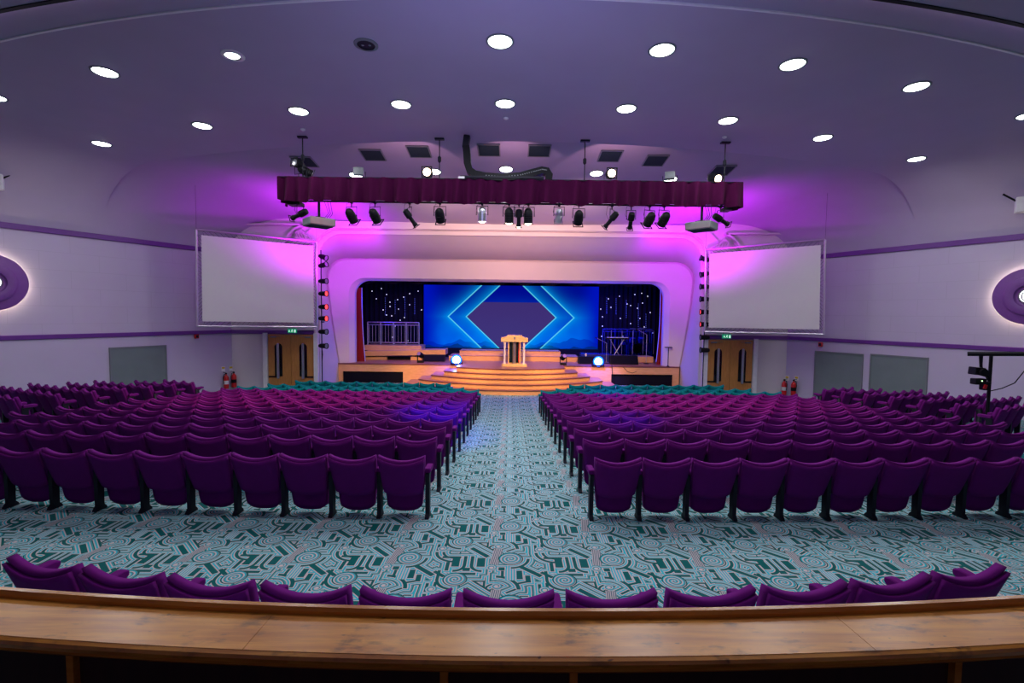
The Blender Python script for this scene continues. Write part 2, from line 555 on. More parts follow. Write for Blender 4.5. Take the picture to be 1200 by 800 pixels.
def crow(s):
    X = xmax(s); r = []
    N = 72
    for i in range(N+1):
        t = -1 + 2*i/N
        # denser near the walls
        tt = math.sin(t*PI/2)*0.55 + t*0.45
        x = tt*X
        y = s + x*x/(2*RC)
        if y < -6: y = -6
        r.append((x, y, CZ + ceil_h(x, y, s)))
    return r
cm.grid([crow(s) for s in ss_])
cm.smooth = True
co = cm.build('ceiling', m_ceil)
struct(co)

def ceil_hit(px, py):
    d = ray(px, py); prev = None
    t = 3.0
    while t < 40:
        p = d*t
        h = ceil_h(p.x, p.y)
        if p.z > h:
            return Vector((p.x, p.y, CZ + h))
        t += 0.01
    return Vector((d.x*15, d.y*15, CZ + d.z*15))

def ceil_normal(p):
    e = 0.15
    dx = (ceil_h(p.x+e, p.y) - ceil_h(p.x-e, p.y))/(2*e)
    dy = (ceil_h(p.x, p.y+e) - ceil_h(p.x, p.y-e))/(2*e)
    return Vector((dx, dy, -1)).normalized()          # pointing down into the room

# ring moulding on the vault and a black strip painted in for the shadow gap at the soffit
rg = MB()
fr = []
for i in range(61):
    x = -10.5 + 21*i/60
    s_ = 7.12; y = s_ + x*x/(2*RC)
    fr.append((Vector((x, y, CZ + ceil_h(x, y))), Vector((0, 1, 0)), Vector((0, 0, 1))))
rg.sweep([(-0.025, 0.02), (-0.02, -0.02), (0.02, -0.02), (0.025, 0.02)], fr)
struct(rg.build('trim_1', m_white), 'thin raised ring moulding curving across the vaulted ceiling')
rg = MB(); fr = []
for i in range(61):
    x = -10.5 + 21*i/60
    s_ = 6.18; y = s_ + x*x/(2*RC)
    fr.append((Vector((x, y, CZ + ceil_h(x, y, 6.0))), Vector((0, 1, 0)), Vector((0, 0, 1))))
rg.sweep([(-0.03, 0.01), (-0.03, -0.015), (0.03, -0.015), (0.03, 0.01)], fr)
struct(rg.build('trim_2', m_black), 'black strip drawn as the shadow gap at the edge of the balcony soffit')

# side walls, each in its own frame (x along the wall)
ang = math.atan(WK)
WL = math.hypot(1, WK)
WALLF = {}
for s, nm in ((-1, 'left'), (1, 'right')):
    # origin at y = 20.05 corner, local x runs towards the viewer
    c = Vector((s*wall_x(20.05), 20.05, 0))
    d = Vector((s*WK, -1, 0)).normalized()
    nrm = Vector((-s, -WK*1.0, 0)).normalized()        # into the room
    nrm = Vector((-s*1.0, -WK, 0)).normalized()
    m = Matrix.Identity(4)
    up = Vector((0, 0, 1))
    for r in range(3):
        m[r][0] = d[r]; m[r][1] = nrm[r]; m[r][2] = up[r]; m[r][3] = c[r]
    WALLF[s] = m
    L = 27.0
    w = MB(); 
    w.box((L/2, -0.1, (CZ + HT - 1.2 + 0.0)/2 + 0.0), (L, 0.2, CZ + HT + 1.2))
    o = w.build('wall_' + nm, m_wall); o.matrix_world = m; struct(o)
    for (h, th, dp, tn) in ((-0.85, 0.14, 0.05, 3), (HT, 0.17, 0.06, 5)):
        w = MB(); w.box((L/2, dp/2, CZ + h), (L, dp, th), bevel=0.015)
        o = w.build('trim_%d' % (tn + (s > 0)), m_trim); o.matrix_world = m
        struct(o, 'purple painted %s rail on the %s wall' % ('lower' if h < 0 else 'upper', nm))

def wall_hit(px, py, s):
    """point of the side wall seen at a pixel, in the wall's own frame"""
    d = ray(px, py)
    # s*x = WX0 - WK*(y-WY0)
    t = (WX0 + WK*WY0)/(s*d.x + WK*d.y)
    w = Vector((d.x*t, d.y*t, CZ + d.z*t))
    return WALLF[s].inverted() @ w

# rear wall behind the viewer, balcony structure
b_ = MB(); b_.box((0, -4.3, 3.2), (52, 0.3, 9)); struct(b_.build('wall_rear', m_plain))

# front wall with the big rounded arch opening
def rrect(x0, x1, z0, z1, r, n=10, flare=0.0):
    """points from bottom left up over the top to bottom right; r = corner radius; flare widens the foot inwards"""
    pts = [(x0 + flare, z0)]
    k = 8
    for i in range(1, k):
        t = i/k
        pts.append((x0 + flare*(1 - t)**1.3, z0 + (z1 - r - z0)*t))
    for i in range(n+1):
        a = PI - i*(PI/2)/n
        pts.append((x0 + r + r*math.cos(a), z1 - r + r*math.sin(a)))
    for i in range(n+1):
        a = PI/2 - i*(PI/2)/n
        pts.append((x1 - r + r*math.cos(a), z1 - r + r*math.sin(a)))
    for i in range(k-1, 0, -1):
        t = i/k
        pts.append((x1 - flare*(1 - t)**1.3, z0 + (z1 - r - z0)*t))
    pts.append((x1 - flare, z0))
    return pts
ARCHZ0 = CZ - 3.4
def at_y(pts, y): return [Vector((p[0], y, p[1])) for p in pts]
aw, atop = 8.02, CZ + 3.38
inner = at_y(rrect(-aw, aw, ARCHZ0, atop, 1.0), FRONT)
# wall around the opening: connect to an outer rectangle of the same count
def outer_of(pts, X, Z):
    res = []
    n = len(pts)
    for i, p in enumerate(pts):
        if i <= 8: res.append(Vector((-X, p.y, p.z)))
        elif i >= n - 9: res.append(Vector((X, p.y, p.z)))
        else:
            t = (i - 8)/(n - 17)
            # walk up the side, over the top, down
            per = (Z - pts[8].z); tot = 2*per + 2*X
            q = t*tot
            if q < per: res.append(Vector((-X, p.y, pts[8].z + q)))
            elif q < per + 2*X: res.append(Vector((-X + (q - per), p.y, Z)))
            else: res.append(Vector((X, p.y, Z - (q - per - 2*X))))
    return res
fw = MB()
outer = outer_of(inner, 13.0, CZ + 4.9)
back = [p + Vector((0, 0.25, 0)) for p in inner]
fw.grid([outer, inner])
fw.grid([inner, back])
struct(fw.build('wall_front', m_arch))
# raised band round the arch (the outer mouldings)
def arch_ring(p1, p2, y1, y2, name, m, label):
    w = MB(); w.grid([at_y(p1, y1), at_y(p2, y2)]); w.smooth = True
    o = w.build(name, m); struct(o, label); return o
A0 = rrect(-aw - 0.02, aw + 0.02, ARCHZ0, atop + 0.02, 1.0)
A1 = rrect(-aw + 0.10, aw - 0.10, ARCHZ0, atop - 0.16, 0.95)
w = MB()
B0 = rrect(-aw - 0.75, aw + 0.75, CZ - 0.75, atop + 0.34, 1.55)
B1 = rrect(-aw - 0.70, aw + 0.70, CZ - 0.75, atop + 0.30, 1.5)
B2 = rrect(-aw - 0.02, aw + 0.02, CZ - 0.75, atop + 0.02, 1.0)
w.grid([at_y(B0, FRONT + 0.02), at_y(B1, FRONT - 0.14), at_y(B2, FRONT - 0.14), at_y(B2, FRONT + 0.1)])
struct(w.build('trim_7', m_arch), 'broad plaster band around the proscenium arch')
# thin step just inside the arch
w = MB()
w.grid([at_y(A0, FRONT + 0.15), at_y(A1, FRONT + 0.18), at_y(A1, FRONT + 0.34)])
struct(w.build('trim_8', m_arch), 'narrow inner step of the proscenium arch')
# cove running back to the inner frame
SF = 22.8
fo_l = P(384, 305, SF); fo_r = P(815, 309, SF)
ftop = CZ + 2.52
DZ0 = CZ - 2.385
C0 = rrect(-aw + 0.10, aw - 0.10, DZ0, atop - 0.16, 0.95)
def lerp_pts(a, b, t): return [(p[0]*(1-t) + q[0]*t, p[1]*(1-t) + q[1]*t) for p, q in zip(a, b)]
FO = rrect(-8.62, 8.62, DZ0, ftop, 0.9, flare=0.55)
w = MB(); rows = []
for i in range(9):
    t = i/8
    f = math.sin(t*PI/2)
    q = lerp_pts(C0, FO, t)
    q2 = [(a[0], b[1]) for a, b in zip(lerp_pts(C0, FO, t), lerp_pts(C0, FO, f))]
    rows.append(at_y(q2, FRONT + 0.34 + (SF - FRONT - 0.34)*t))
w.grid(rows); w.smooth = True
for s in (-1, 1):
    w.grid([[(s*(aw - 0.10), FRONT + 0.34, ARCHZ0), (s*8.07, SF, ARCHZ0)], [(s*(aw - 0.10), FRONT + 0.34, DZ0), (s*8.07, SF, DZ0)]])
struct(w.build('wall_cove', m_arch), 'curved cove between the outer arch and the stage frame')
# inner frame face splaying to the stage opening
otop = CZ + 1.56
w = MB()
F0 = rrect(-8.62, 8.62, DZ0, ftop, 0.9, flare=0.55)
F1 = rrect(-8.50, 8.50, DZ0, ftop - 0.10, 0.85, flare=0.50)
G0 = rrect(-7.62, 7.54, DZ0, otop + 0.06, 0.75)
G1 = rrect(-7.42, 7.34, DZ0, otop - 0.04, 0.68)
w.grid([at_y(F0, SF), at_y(F1, SF - 0.07), at_y(G0, SF + 0.10), at_y(G1, SF + 0.35), at_y(G1, SF + 0.6)])
struct(w.build('wall_stage_frame', m_arch), 'splayed plaster frame around the stage opening')

# recessed triangular panels and cornice above the screens
for s in (-1, 1):
    pts = []
    px = [(232, 268), (258, 265), (285, 263.3), (320, 262.5), (356, 263.5)] if s < 0 else [(968, 278.5), (940, 275.5), (912, 274), (880, 273.8), (850, 274.2)]
    w = MB(); fr = []
    for (a, b) in px:
        p = P(a, b, FRONT - 0.12)
        fr.append((p, Vector((0, 1, 0)), Vector((0, 0, 1))))
    w.sweep([(-0.10, -0.03), (-0.10, 0.03), (0.12, 0.03), (0.12, -0.03)], fr)
    px2 = [(356, 263.5), (347, 268), (340, 274), (334, 284), (331, 300)] if s < 0 else [(850, 274.2), (858, 279), (864, 285), (869, 294), (872, 310)]
    fr = []
    for i, (a, b) in enumerate(px2):
        p = P(a, b, FRONT - 0.12)
        q = P(*px2[min(i+1, len(px2)-1)], FRONT - 0.12) - P(*px2[max(i-1, 0)], FRONT - 0.12)
        q.normalize()
        fr.append((p, Vector((0, 1, 0)), q.cross(Vector((0, 1, 0)))))
    w.sweep([(-0.10, -0.04), (-0.10, 0.04), (0.12, 0.04), (0.12, -0.04)], fr)
    struct(w.build('trim_%d' % (9 if s < 0 else 10), m_arch), 'curved cornice above the %s screen' % ('left' if s < 0 else 'right'))
    # angled bracket box near the arch
    p = P(353, 278, FRONT - 0.35) if s < 0 else P(848, 289, FRONT - 0.35)
    t = thing('ceiling_bracket', 'pink angled bracket box above the %s screen beside the arch' % ('left' if s < 0 else 'right'), 'bracket', p)
    w = MB(); w.prism([(-0.30, 0, -0.25), (-0.22, 0, 0.25), (0.0, 0, 0.30), (0.45, 0, -0.1), (0.45, 0, -0.25)] if s < 0 else [(0.30, 0, -0.25), (0.22, 0, 0.25), (0.0, 0, 0.30), (-0.45, 0, -0.1), (-0.45, 0, -0.25)], (0, 0.3, 0))
    w.build('bracket_body', m_bracket, t)
    w = MB()
    for k in range(4): w.box((-s*(-0.16 + 0.1*k), -0.02, 0.08), (0.05, 0.05, 0.26), (0, s*0.5, 0))
    w.build('bracket_ribs', m_bracket, t)

# lower rail on the front wall
for s in (-1, 1):
    xa, xb = 8.08, wall_x(FRONT)
    w = MB(); w.box((s*(xa + xb)/2, FRONT - 0.03, CZ - 0.85), (xb - xa, 0.08, 0.16), bevel=0.015)
    struct(w.build('trim_%d' % (11 if s < 0 else 12), m_trim), 'purple rail over the %s doors' % ('left' if s < 0 else 'right'))

# ------------------------------------------------------------------ stage
DZ = CZ - 2.385                        # deck height
FZ = CZ - 3.3084                       # hall floor below the stage
w = MB()
w.prism([(-8.05, SF - 0.02, DZ - 0.04), (8.0, SF - 0.02, DZ - 0.04), (8.0, 32, DZ - 0.04), (-8.05, 32, DZ - 0.04)], (0, 0, 0.04))
struct(w.build('floor_stage', m_deck), 'stage deck')
# stage front, left and right fascia with recessed black panels
for s in (-1, 1):
    x0, x1 = (-8.05, 0.04) if s < 0 else (0.06, 8.0)
    b0, b1 = (-7.86, -5.02) if s < 0 else (4.80, 7.70)
    t = thing('stage_fascia', '%s oak stage front with a long recessed black panel' % ('left' if s < 0 else 'right'), 'stage front', ((x0+x1)/2, SF, FZ))
    cx = (x0 + x1)/2
    zt = DZ - 0.045 - FZ
    w = MB()
    w.box(((x0 + b0)/2 - cx, -0.06, zt/2), (b0 - x0, 0.12, zt))
    w.box(((b1 + x1)/2 - cx, -0.06, zt/2), (x1 - b1, 0.12, zt))
    w.box(((b0 + b1)/2 - cx, -0.06, zt - 0.17), (b1 - b0, 0.12, 0.34))
    w.build('oak_facing', m_stage, t)
    w = MB(); w.box(((b0 + b1)/2 - cx, -0.02, (zt - 0.34)/2), (b1 - b0, 0.04, zt - 0.34))
    w.build('recessed_panel', m_dark, t)
    w = MB(); w.box(((x0+x1)/2 - cx, -0.075, zt + 0.02), (x1 - x0, 0.17, 0.05), bevel=0.01)
    w.build('edge_nosing', m_nose, t)
# plaster side returns below the stage front where the frame meets the floor
# bowed steps
t = thing('stage_steps', 'wide bowed oak steps rising to the middle of the stage', 'steps', (0.05, SF, FZ))
RI = (DZ - FZ)/5
for k in range(5):
    # k = 0 lowest
    half = 4.65 - 0.56*k
    yf = 19.62 + 0.30*k; ye = 21.45
    sag = ye - yf
    R = (half*half + sag*sag)/(2*sag)
    n = 28; amax = math.asin(half/R)
    def arc(off):
        return [(math.sin(-amax + 2*amax*i/n)*(R + off), yf + R - math.cos(-amax + 2*amax*i/n)*(R + off) - SF) for i in range(n+1)]
    pts = arc(0)
    z1 = RI*(k+1)
    poly = [(a, b, 0) for a, b in pts] + [(half, -0.17, 0), (-half, -0.17, 0)]
    w = MB(); w.prism(poly, (0, 0, z1 - 0.001))
    st = w.build('step', m_stage if k < 4 else m_stage, t)
    tr = MB()
    o2 = arc(0.035)
    tr.prism([(a, b, z1) for a, b in o2] + [(half + .03, -0.17, z1), (-half - .03, -0.17, z1)], (0, 0, 0.018))
    tr.build('tread', m_deck, st)
    ns = MB(); o3 = arc(0.04); o4 = arc(0.018)
    ns.grid([[(a, b, z1 + 0.0185) for a, b in o3], [(a, b, z1 - 0.014) for a, b in o3]])
    ns.build('nosing', m_nose, st)
# two low platforms across the back of the stage
t = thing('stage_platform', 'two-tier oak platform in front of the screen', 'platform', (0, 25, DZ))
for k, (xa, xb, y0, h) in enumerate(((-3.1, 3.55, 24.5, 0.24), (-2.6, 2.62, 24.95, 0.48))):
    w = MB(); w.box(((xa+xb)/2, (y0 + 26.2)/2 - 25, h/2), (xb-xa, 26.2-y0, h), bevel=0.012)
    st = w.build('tier', m_stage, t)
    w = MB(); w.box(((xa+xb)/2, y0 - 25 + 0.1, h + 0.006), (xb-xa, 0.25, 0.012)); w.build('tier_edge', m_deck, st)
# left choir risers
t = thing('choir_riser', 'stacked oak riser under the railing on the left of the stage', 'platform', (-6, 24.6, DZ))
def zpix(y, Y, x=600): return P(x, y, Y).z - DZ
w = MB(); a = P(427, 404, 24.9); b2 = P(493.5, 404, 24.9)
w.box(((a.x+b2.x)/2 + 6, 0.9, (a.z - DZ) - 0.14), (b2.x - a.x, 1.2, 0.27), bevel=0.01); w.build('upper_tier', m_stage, t)
w = MB(); a = P(427, 413, 24.3); b2 = P(522, 410, 24.3)
w.prism([(a.x + 6, -0.3, P(427, 411.5, 24.3).z - DZ), (b2.x + 6, -0.3, P(522, 409.5, 24.3).z - DZ), (b2.x + 6, -0.3, P(522, 415.5, 24.3).z - DZ), (a.x + 6, -0.3, P(427, 417, 24.3).z - DZ)], (0, 1.0, 0))
w.build('lower_tier', m_stage, t)
w = MB()
for xa, xb in ((427, 453), (481, 494)):
    p, q = P(xa, 418, 24.4), P(xb, 418, 24.4)
    w.box(((p.x+q.x)/2 + 6, 0.1, (p.z - DZ)/2), (q.x-p.x, 0.5, p.z - DZ))
w.build('support_panel', m_stage, t)
w = MB(); p, q = P(453, 418, 24.6), P(481, 418, 24.6); w.box(((p.x+q.x)/2 + 6, 0.1, (p.z - DZ)/2), (q.x-p.x, 0.2, p.z - DZ)); w.build('shadow_recess', m_dark, t)  # dark box put in for the shade of the opening under the riser
# right riser
t = thing('choir_riser', 'low oak riser behind the band equipment on the right of the stage', 'platform', (6.3, 24.6, DZ))
w = MB(); w.box((0.0, 0.2, 0.17), (1.9, 1.0, 0.30), bevel=0.01); w.build('upper_tier', m_stage, t)
w = MB(); w.box((-1.85, 0.5, 0.2), (1.5, 1.0, 0.38), bevel=0.01); w.build('lower_tier', m_drum, t)

# stage house walls (black masking) and LED wall
w = MB(); w.box((0, 29.0, CZ + 0.3), (24, 0.2, 8)); struct(w.build('wall_stage_back', m_dark))
for s in (-1, 1):
    w = MB(); w.box((s*9.6, 26, CZ + 0.3), (0.2, 6.4, 8)); struct(w.build('wall_stage_' + ('left' if s < 0 else 'right'), m_dark))
w = MB(); w.box((0, 26, CZ + 2.6), (20, 6.2, 0.1)); struct(w.build('ceiling_stage', m_dark))

def led_mat():
    m, nt, b = newmat('led_wall_picture')
    v = coords(nt); x, y, z = xyz(nt, v)
    ax = x.abs()
    a = ax + (z - 0.0).abs()*1.06
    n = noise(nt, v, 0.35, 3)
    base = mixc(nt, z.smooth(-1.9, 1.6), (0.0, 0.075, 0.78), (0.0, 0.003, 0.26))
    base = mixc(nt, (n.smooth(0.35, 0.65) * z.smooth(1.4, -1.6)) * 0.6, base, (0.0, 0.20, 0.88))
    base = mixc(nt, ax.smooth(3.6, 4.9), base, (0.0, 0.006, 0.50))
    # mountain ridges
    xs = nt.nodes.new('ShaderNodeCombineXYZ'); nt.links.new(x.v, xs.inputs[0])
    r1 = noise(nt, xs.outputs[0], 0.42, 3) * 1.9 - 2.35
    r2 = noise(nt, xs.outputs[0], 0.8, 3) * 0.9 - 2.1
    base = mixc(nt, z.lt(r1.v) * 0.6, base, (0.0, 0.01, 0.40))
    base = mixc(nt, z.lt(r2.v) * 0.8, base, (0.0, 0.02, 0.16))
    # glow on the outer side of the inner chevron and inside of the outer one
    g1 = ((a - 2.50) * -2.6).exp() * a.gt(2.50)
    g2 = ((a - 3.50) * -3.2).exp() * a.gt(3.50)
    g = (g1 + g2).min(1.0)
    base = mixc(nt, g * 0.5, base, (0.0, 0.45, 0.95))
    ln = (1.0 - ((a - 2.50).abs().min((a - 3.50).abs()) / 0.06)).max(0.0)
    base = mixc(nt, ln * 0.85, base, (0.15, 0.85, 1.0))
    # dim projected rectangle behind the lectern
    ctr = a.lt(2.46) * z.lt(0.82) * z.gt(-1.75)
    base = mixc(nt, ctr * 0.95, base, (0.050, 0.028, 0.155))
    b.inputs['Base Color'].default_value = (0.0, 0.0, 0.002, 1); b.inputs['Specular IOR Level'].default_value = 0.0
    nt.links.new(base, b.inputs['Emission Color']); b.inputs['Emission Strength'].default_value = 1.0
    b.inputs['Roughness'].default_value = 0.5
    return m
LY = 27.0
pc = P(599, 371.5, LY)
t = thing('led_wall', 'large glowing blue LED wall showing cyan chevrons over dark hills', 'screen', (pc.x, LY, DZ))
a, b2 = P(496, 333.5, LY), P(701, 333.5, LY)
zb = P(600, 408, LY).z
w = MB(); w.box((0, 0, (a.z + zb)/2 - pc.z), (b2.x - a.x, 0.08, a.z - zb))
o = w.build('display', led_mat(), t); o.location = (0, 0, pc.z - DZ)
w = MB()
w.box((0, 0.08, (a.z - DZ)/2), (b2.x - a.x + 0.1, 0.08, a.z - DZ + 0.04))
w.box((0, -0.2, (zb - DZ)/2), (b2.x - a.x, 0.5, zb - DZ))
w.build('support_frame', m_dark, t)

# star cloths either side
for s in (-1, 1):
    x0, x1 = (-8.3, P(495, 370, 27.2).x) if s < 0 else (P(702, 370, 27.2).x, 8.3)
    t = thing('star_cloth', 'black star cloth with tiny lights on the %s of the LED wall' % ('left' if s < 0 else 'right'), 'backdrop', ((x0+x1)/2, 27.2, DZ))
    cx = (x0+x1)/2
    w = MB(); rows = []
    n = 60
    for zz in (0, 4.3):
        rows.append([(x0 + (x1-x0)*i/n - cx, 0.05*math.sin(i*1.3), zz) for i in range(n+1)])
    w.grid(rows); w.build('cloth', m_dark, t)
    rnd = random.Random(5 + s)
    if s < 0:
        stars = [(447, 338), (453, 345), (457, 354), (457, 359), (449, 363), (466, 351), (473, 348), (467, 362), (459, 370), (453, 369), (469, 375), (463, 382), (460, 395), (478, 399), (462, 403), (494, 363), (441, 350), (480, 344), (436, 341), (490, 341), (474, 372), (480, 357)]
        strings = [(451.5, 349, 369), (463, 352, 368), (474.5, 348, 371), (486, 350, 368)]
    else:
        stars = [(701.5, 337), (726, 347), (744, 345), (752, 343.5), (735, 356), (739, 358), (716, 360), (704, 362), (706, 371), (747, 361), (753, 355), (727, 373), (750, 373), (739, 379), (755, 383), (706, 382), (765, 390), (730, 394), (762, 366), (713, 350), (759, 347), (705, 394)]
        strings = [(711, 349, 368), (722, 350, 368), (734, 352, 372), (757, 368, 388), (748, 356, 384)]
    for px, py in stars:
        p = P(px, py, 27.08)
        w = MB(); bmesh.ops.create_icosphere(w.bm, subdivisions=1, radius=0.028)
        o = w.build('star_bulb', m_star, t); o.location = p - t.location
    for px, ya, yb in strings:
        w = MB()
        k = ya
        while k < yb:
            q = P(px, k, 27.1) - t.location
            bmesh.ops.create_icosphere(w.bm, subdivisions=1, radius=0.02, matrix=Matrix.Translation(q)); k += 2.2
        w.build('light_string', m_starb, t)

# railings on the risers
def railing(x0, x1, z0, z1, y, posts, n, label, m):
    t = thing('railing', label, 'railing', (x0, y, z0))
    w = MB(); w.cyl((0, 0, z1-z0), (x1-x0, 0, z1-z0), 0.03, seg=8); w.build('top_rail', m, t)
    w = MB(); w.cyl((0, 0, z1-z0-0.13), (x1-x0, 0, z1-z0-0.13), 0.02, seg=8); w.build('mid_rail', m, t)
    w = MB(); w.cyl((0, 0, 0.12), (x1-x0, 0, 0.12), 0.02, seg=8); w.build('bottom_rail', m, t)
    for i in range(posts):
        x = (x1-x0)*i/(posts-1)
        w = MB(); w.cyl((x, 0, 0), (x, 0, z1-z0), 0.03, seg=8); w.build('post', m, t)
    for i in range(n):
        x = (x1-x0)*(i+0.5)/n
        w = MB(); w.cyl((x, 0, 0.12), (x, 0, z1-z0-0.13), 0.011, seg=6); w.build('baluster', m, t)
a, b2 = P(431, 403.6, 25.0), P(491, 378, 25.0)
railing(a.x, b2.x, a.z, b2.z, 25.0, 5, 16, 'pale metal railing on top of the left choir riser', m_alu)
a, b2 = P(706, 412, 26.2), P(764, 386, 26.2)
railing(a.x, b2.x, DZ, b2.z, 26.2, 5, 14, 'dim metal railing behind the drum kit', m_drum)  # darker than the left railing, the dim stage is put into its colour

# red side curtains
def stage_curtain(pxs, label, s):
    t = thing('stage_curtain', label, 'curtain', (0, 23.6, DZ))
    w = MB(); rows = []
    for k in range(13):
        v = k/12
        y = 337 + (424 - 337)*v
        xa = pxs[0][0]*(1-v) + pxs[0][1]*v; xb = pxs[1][0] + (pxs[1][1]-pxs[1][0])*(v**2.2)
        pa, pb = P(xa, y, 23.6), P(xb, y, 23.6)
        r = []
        for i in range(41):
            q = i/40
            p = pa.lerp(pb, q); r.append((p.x, 0.10*math.sin(q*9*PI), max(0.0, p.z - DZ) if k < 12 else 0.0))
        rows.append(r)
    w.grid(rows); w.smooth = True
    w.build('drape', m_redcur, t)
    w = MB(); rows = []
    for k in range(13):
        v = k/12
        y = 337 + (424 - 337)*v
        xb = pxs[1][0] + (pxs[1][1]-pxs[1][0])*(v**2.2)
        pa, pb = P(xb - 0.1*s, y, 23.5), P(xb + 1.8*(-s), y, 23.75)
        rows.append([(pa.x, -0.1, max(0.005, pa.z-DZ)), (pb.x, 0.05, max(0.005, pb.z-DZ))])
    w.grid(rows); w.build('lining', m_white, t)
stage_curtain(((416, 416), (423.5, 427.5)), 'red velvet curtain gathered at the left edge of the stage opening', -1)
stage_curtain(((780, 779), (774.5, 769.5)), 'red velvet curtain gathered at the right edge of the stage opening', 1)
# valance above
w = MB(); rows = []
for zz in (otop + 0.2, otop - 0.12):
    rows.append([(-7.3 + 14.6*i/160, 23.5 + 0.06*math.sin(i*0.9), zz - (0.05*math.sin(i*0.45) if zz < otop else 0)) for i in range(161)])
w.grid(rows)
tag(w.build('stage_valance', m_dark), 'dark valance hanging along the top of the stage opening', 'valance')

# ------------------------------------------------------------------ lectern
lp = P(602.5, 428.5, 22.1)
t = thing('lectern', 'pale maple lectern with white columns standing centre stage', 'lectern', (lp.x, 22.1, DZ))
t.scale = (1.04, 1.0, 1.16)
S = 30/F*21.2/1.12                     # drawn width in metres for the top
w = MB(); w.box((0, 0, 0.06), (1.10, 0.62, 0.12), bevel=0.015); w.build('base', m_lect, t)
w = MB()
w.prism([(-0.58, -0.36, 0.98), (-0.58, -0.36, 1.14), (-0.36, -0.36, 1.18), (-0.30, -0.36, 1.24), (0.30, -0.36, 1.24), (0.36, -0.36, 1.18), (0.58, -0.36, 1.14), (0.58, -0.36, 0.98)], (0, 0.70, 0))
w.build('top', m_lect, t)
for x in (-0.42, 0.42):
    w = MB(); w.lathe([(0.06, 0.12), (0.06, 0.15), (0.045, 0.18), (0.045, 0.90), (0.06, 0.94), (0.06, 0.98)], 16, Matrix.Translation((x, -0.22, 0))); w.smooth = True
    w.build('column', m_white, t)
w = MB()
for x in (-0.25, 0.25): w.box((x, -0.1, 0.55), (0.05, 0.3, 0.86))
w.box((0, 0.1, 0.55), (0.55, 0.04, 0.86)); w.build('body_frame', m_lect, t)
w = MB(); w.box((0, 0.07, 0.55), (0.44, 0.02, 0.82)); w.build('dark_inset', m_glass, t)
w = MB(); w.cyl((0, -0.08, 0.12), (0, -0.08, 0.98), 0.085, seg=16); w.build('centre_post', m_silver, t)
w = MB(); w.box((0.2, -0.02, 0.55), (0.03, 0.1, 0.8)); w.build('red_strip', m_red, t)
# shield emblem
w = MB(); w.prism([(-0.07, -0.385, 1.20), (0.07, -0.385, 1.20), (0.07, -0.385, 1.10), (0.0, -0.385, 1.02), (-0.07, -0.385, 1.10)], (0, 0.03, 0))
w.build('shield_emblem', m_lect, t)
w = MB(); w.prism([(-0.04, -0.392, 1.17), (0.04, -0.392, 1.17), (0.04, -0.392, 1.11), (0.0, -0.392, 1.06), (-0.04, -0.392, 1.11)], (0, 0.02, 0))
w.build('shield_centre', m_grey, t)

# ------------------------------------------------------------------ things on the stage
def wash_light(px, py, Y, label, power, target):
    p = P(px, py, Y)
    t = thing('wash_light', label, 'stage light', (p.x, Y, DZ))
    hz = max(0.22, p.z - DZ)
    w = MB(); w.box((0, 0.05, 0.04), (0.56, 0.26, 0.08), bevel=0.01); w.build('base', m_black, t)
    w = MB()
    for s in (-1, 1): w.box((s*0.265, 0.05, hz/2 + 0.04), (0.03, 0.10, hz))
    w.build('yoke', m_black, t)
    R = Matrix.Translation((0, 0, hz)) @ Matrix.Rotation(rad(90), 4, 'X')
    w = MB(); w.lathe([(0.14, -0.22), (0.23, -0.10), (0.25, 0.04), (0.24, 0.05)], 24, R); w.smooth = True; w.build('head', m_black, t)
    w = MB(); w.lathe([(0.001, 0.062), (0.15, 0.062), (0.19, 0.052)], 24, R); w.build('lens', m_bluel, t)
    w = MB(); w.lathe([(0.19, 0.056), (0.24, 0.052), (0.24, 0.048)], 24, R); w.build('lens_ring', m_bluer, t)
    light('SPOT', 'wash_beam', (p.x, Y - 0.16, DZ + hz + 0.0), power*0.1, (0.0, 0.03, 1.0), target, 0.08, 20, 1.0)
wash_light(535, 422, 22.6, 'stage wash light with a glaring blue-white lens left of the lectern', 15000, (-1.5, 9.5, 0.3))
wash_light(701, 424, 22.6, 'stage wash light with a glaring blue-white lens right of the lectern', 9000, (2.6, 11.0, 0.3))
light('SPOT', 'wash_halo_left', (-2.6, 21.9, DZ + 1.0), 500, (0.10, 0.06, 1.0), (-2.9, 22.3, FZ), 0.1, 95, 1.0)  # added spots, left and right, for the blue glow round the wash lights
light('SPOT', 'wash_halo_right', (4.0, 21.8, DZ + 1.0), 700, (0.10, 0.06, 1.0), (4.1, 22.4, FZ), 0.1, 95, 1.0)

def moving_head(px, py, Y, label, tilt):
    p = P(px, py, Y)
    t = thing('moving_head_light', label, 'stage light', (p.x, Y, DZ))
    w = MB(); w.box((0, 0, 0.05), (0.30, 0.26, 0.10), bevel=0.015); w.build('base', m_black, t)
    w = MB(); w.box((-0.15, 0, 0.24), (0.03, 0.1, 0.3)); w.box((0.15, 0, 0.24), (0.03, 0.1, 0.3)); w.build('yoke', m_black, t)
    R = Matrix.Translation((0, 0, 0.36)) @ Matrix.Rotation(rad(tilt), 4, 'Y') @ Matrix.Rotation(rad(60), 4, 'X')
    w = MB(); w.lathe([(0.07, -0.2), (0.12, -0.12), (0.12, 0.12), (0.10, 0.2)], 16, R); w.smooth = True; w.build('head', m_black, t)
    w = MB(); w.lathe([(0.001, 0.205), (0.09, 0.203)], 16, R); w.build('lens', m_silver, t)
moving_head(493, 423, 23.3, 'small moving head light tilted right on the left stage edge', -35)
moving_head(660, 426, 22.95, 'small moving head light tilted left at the right end of the steps', 25)
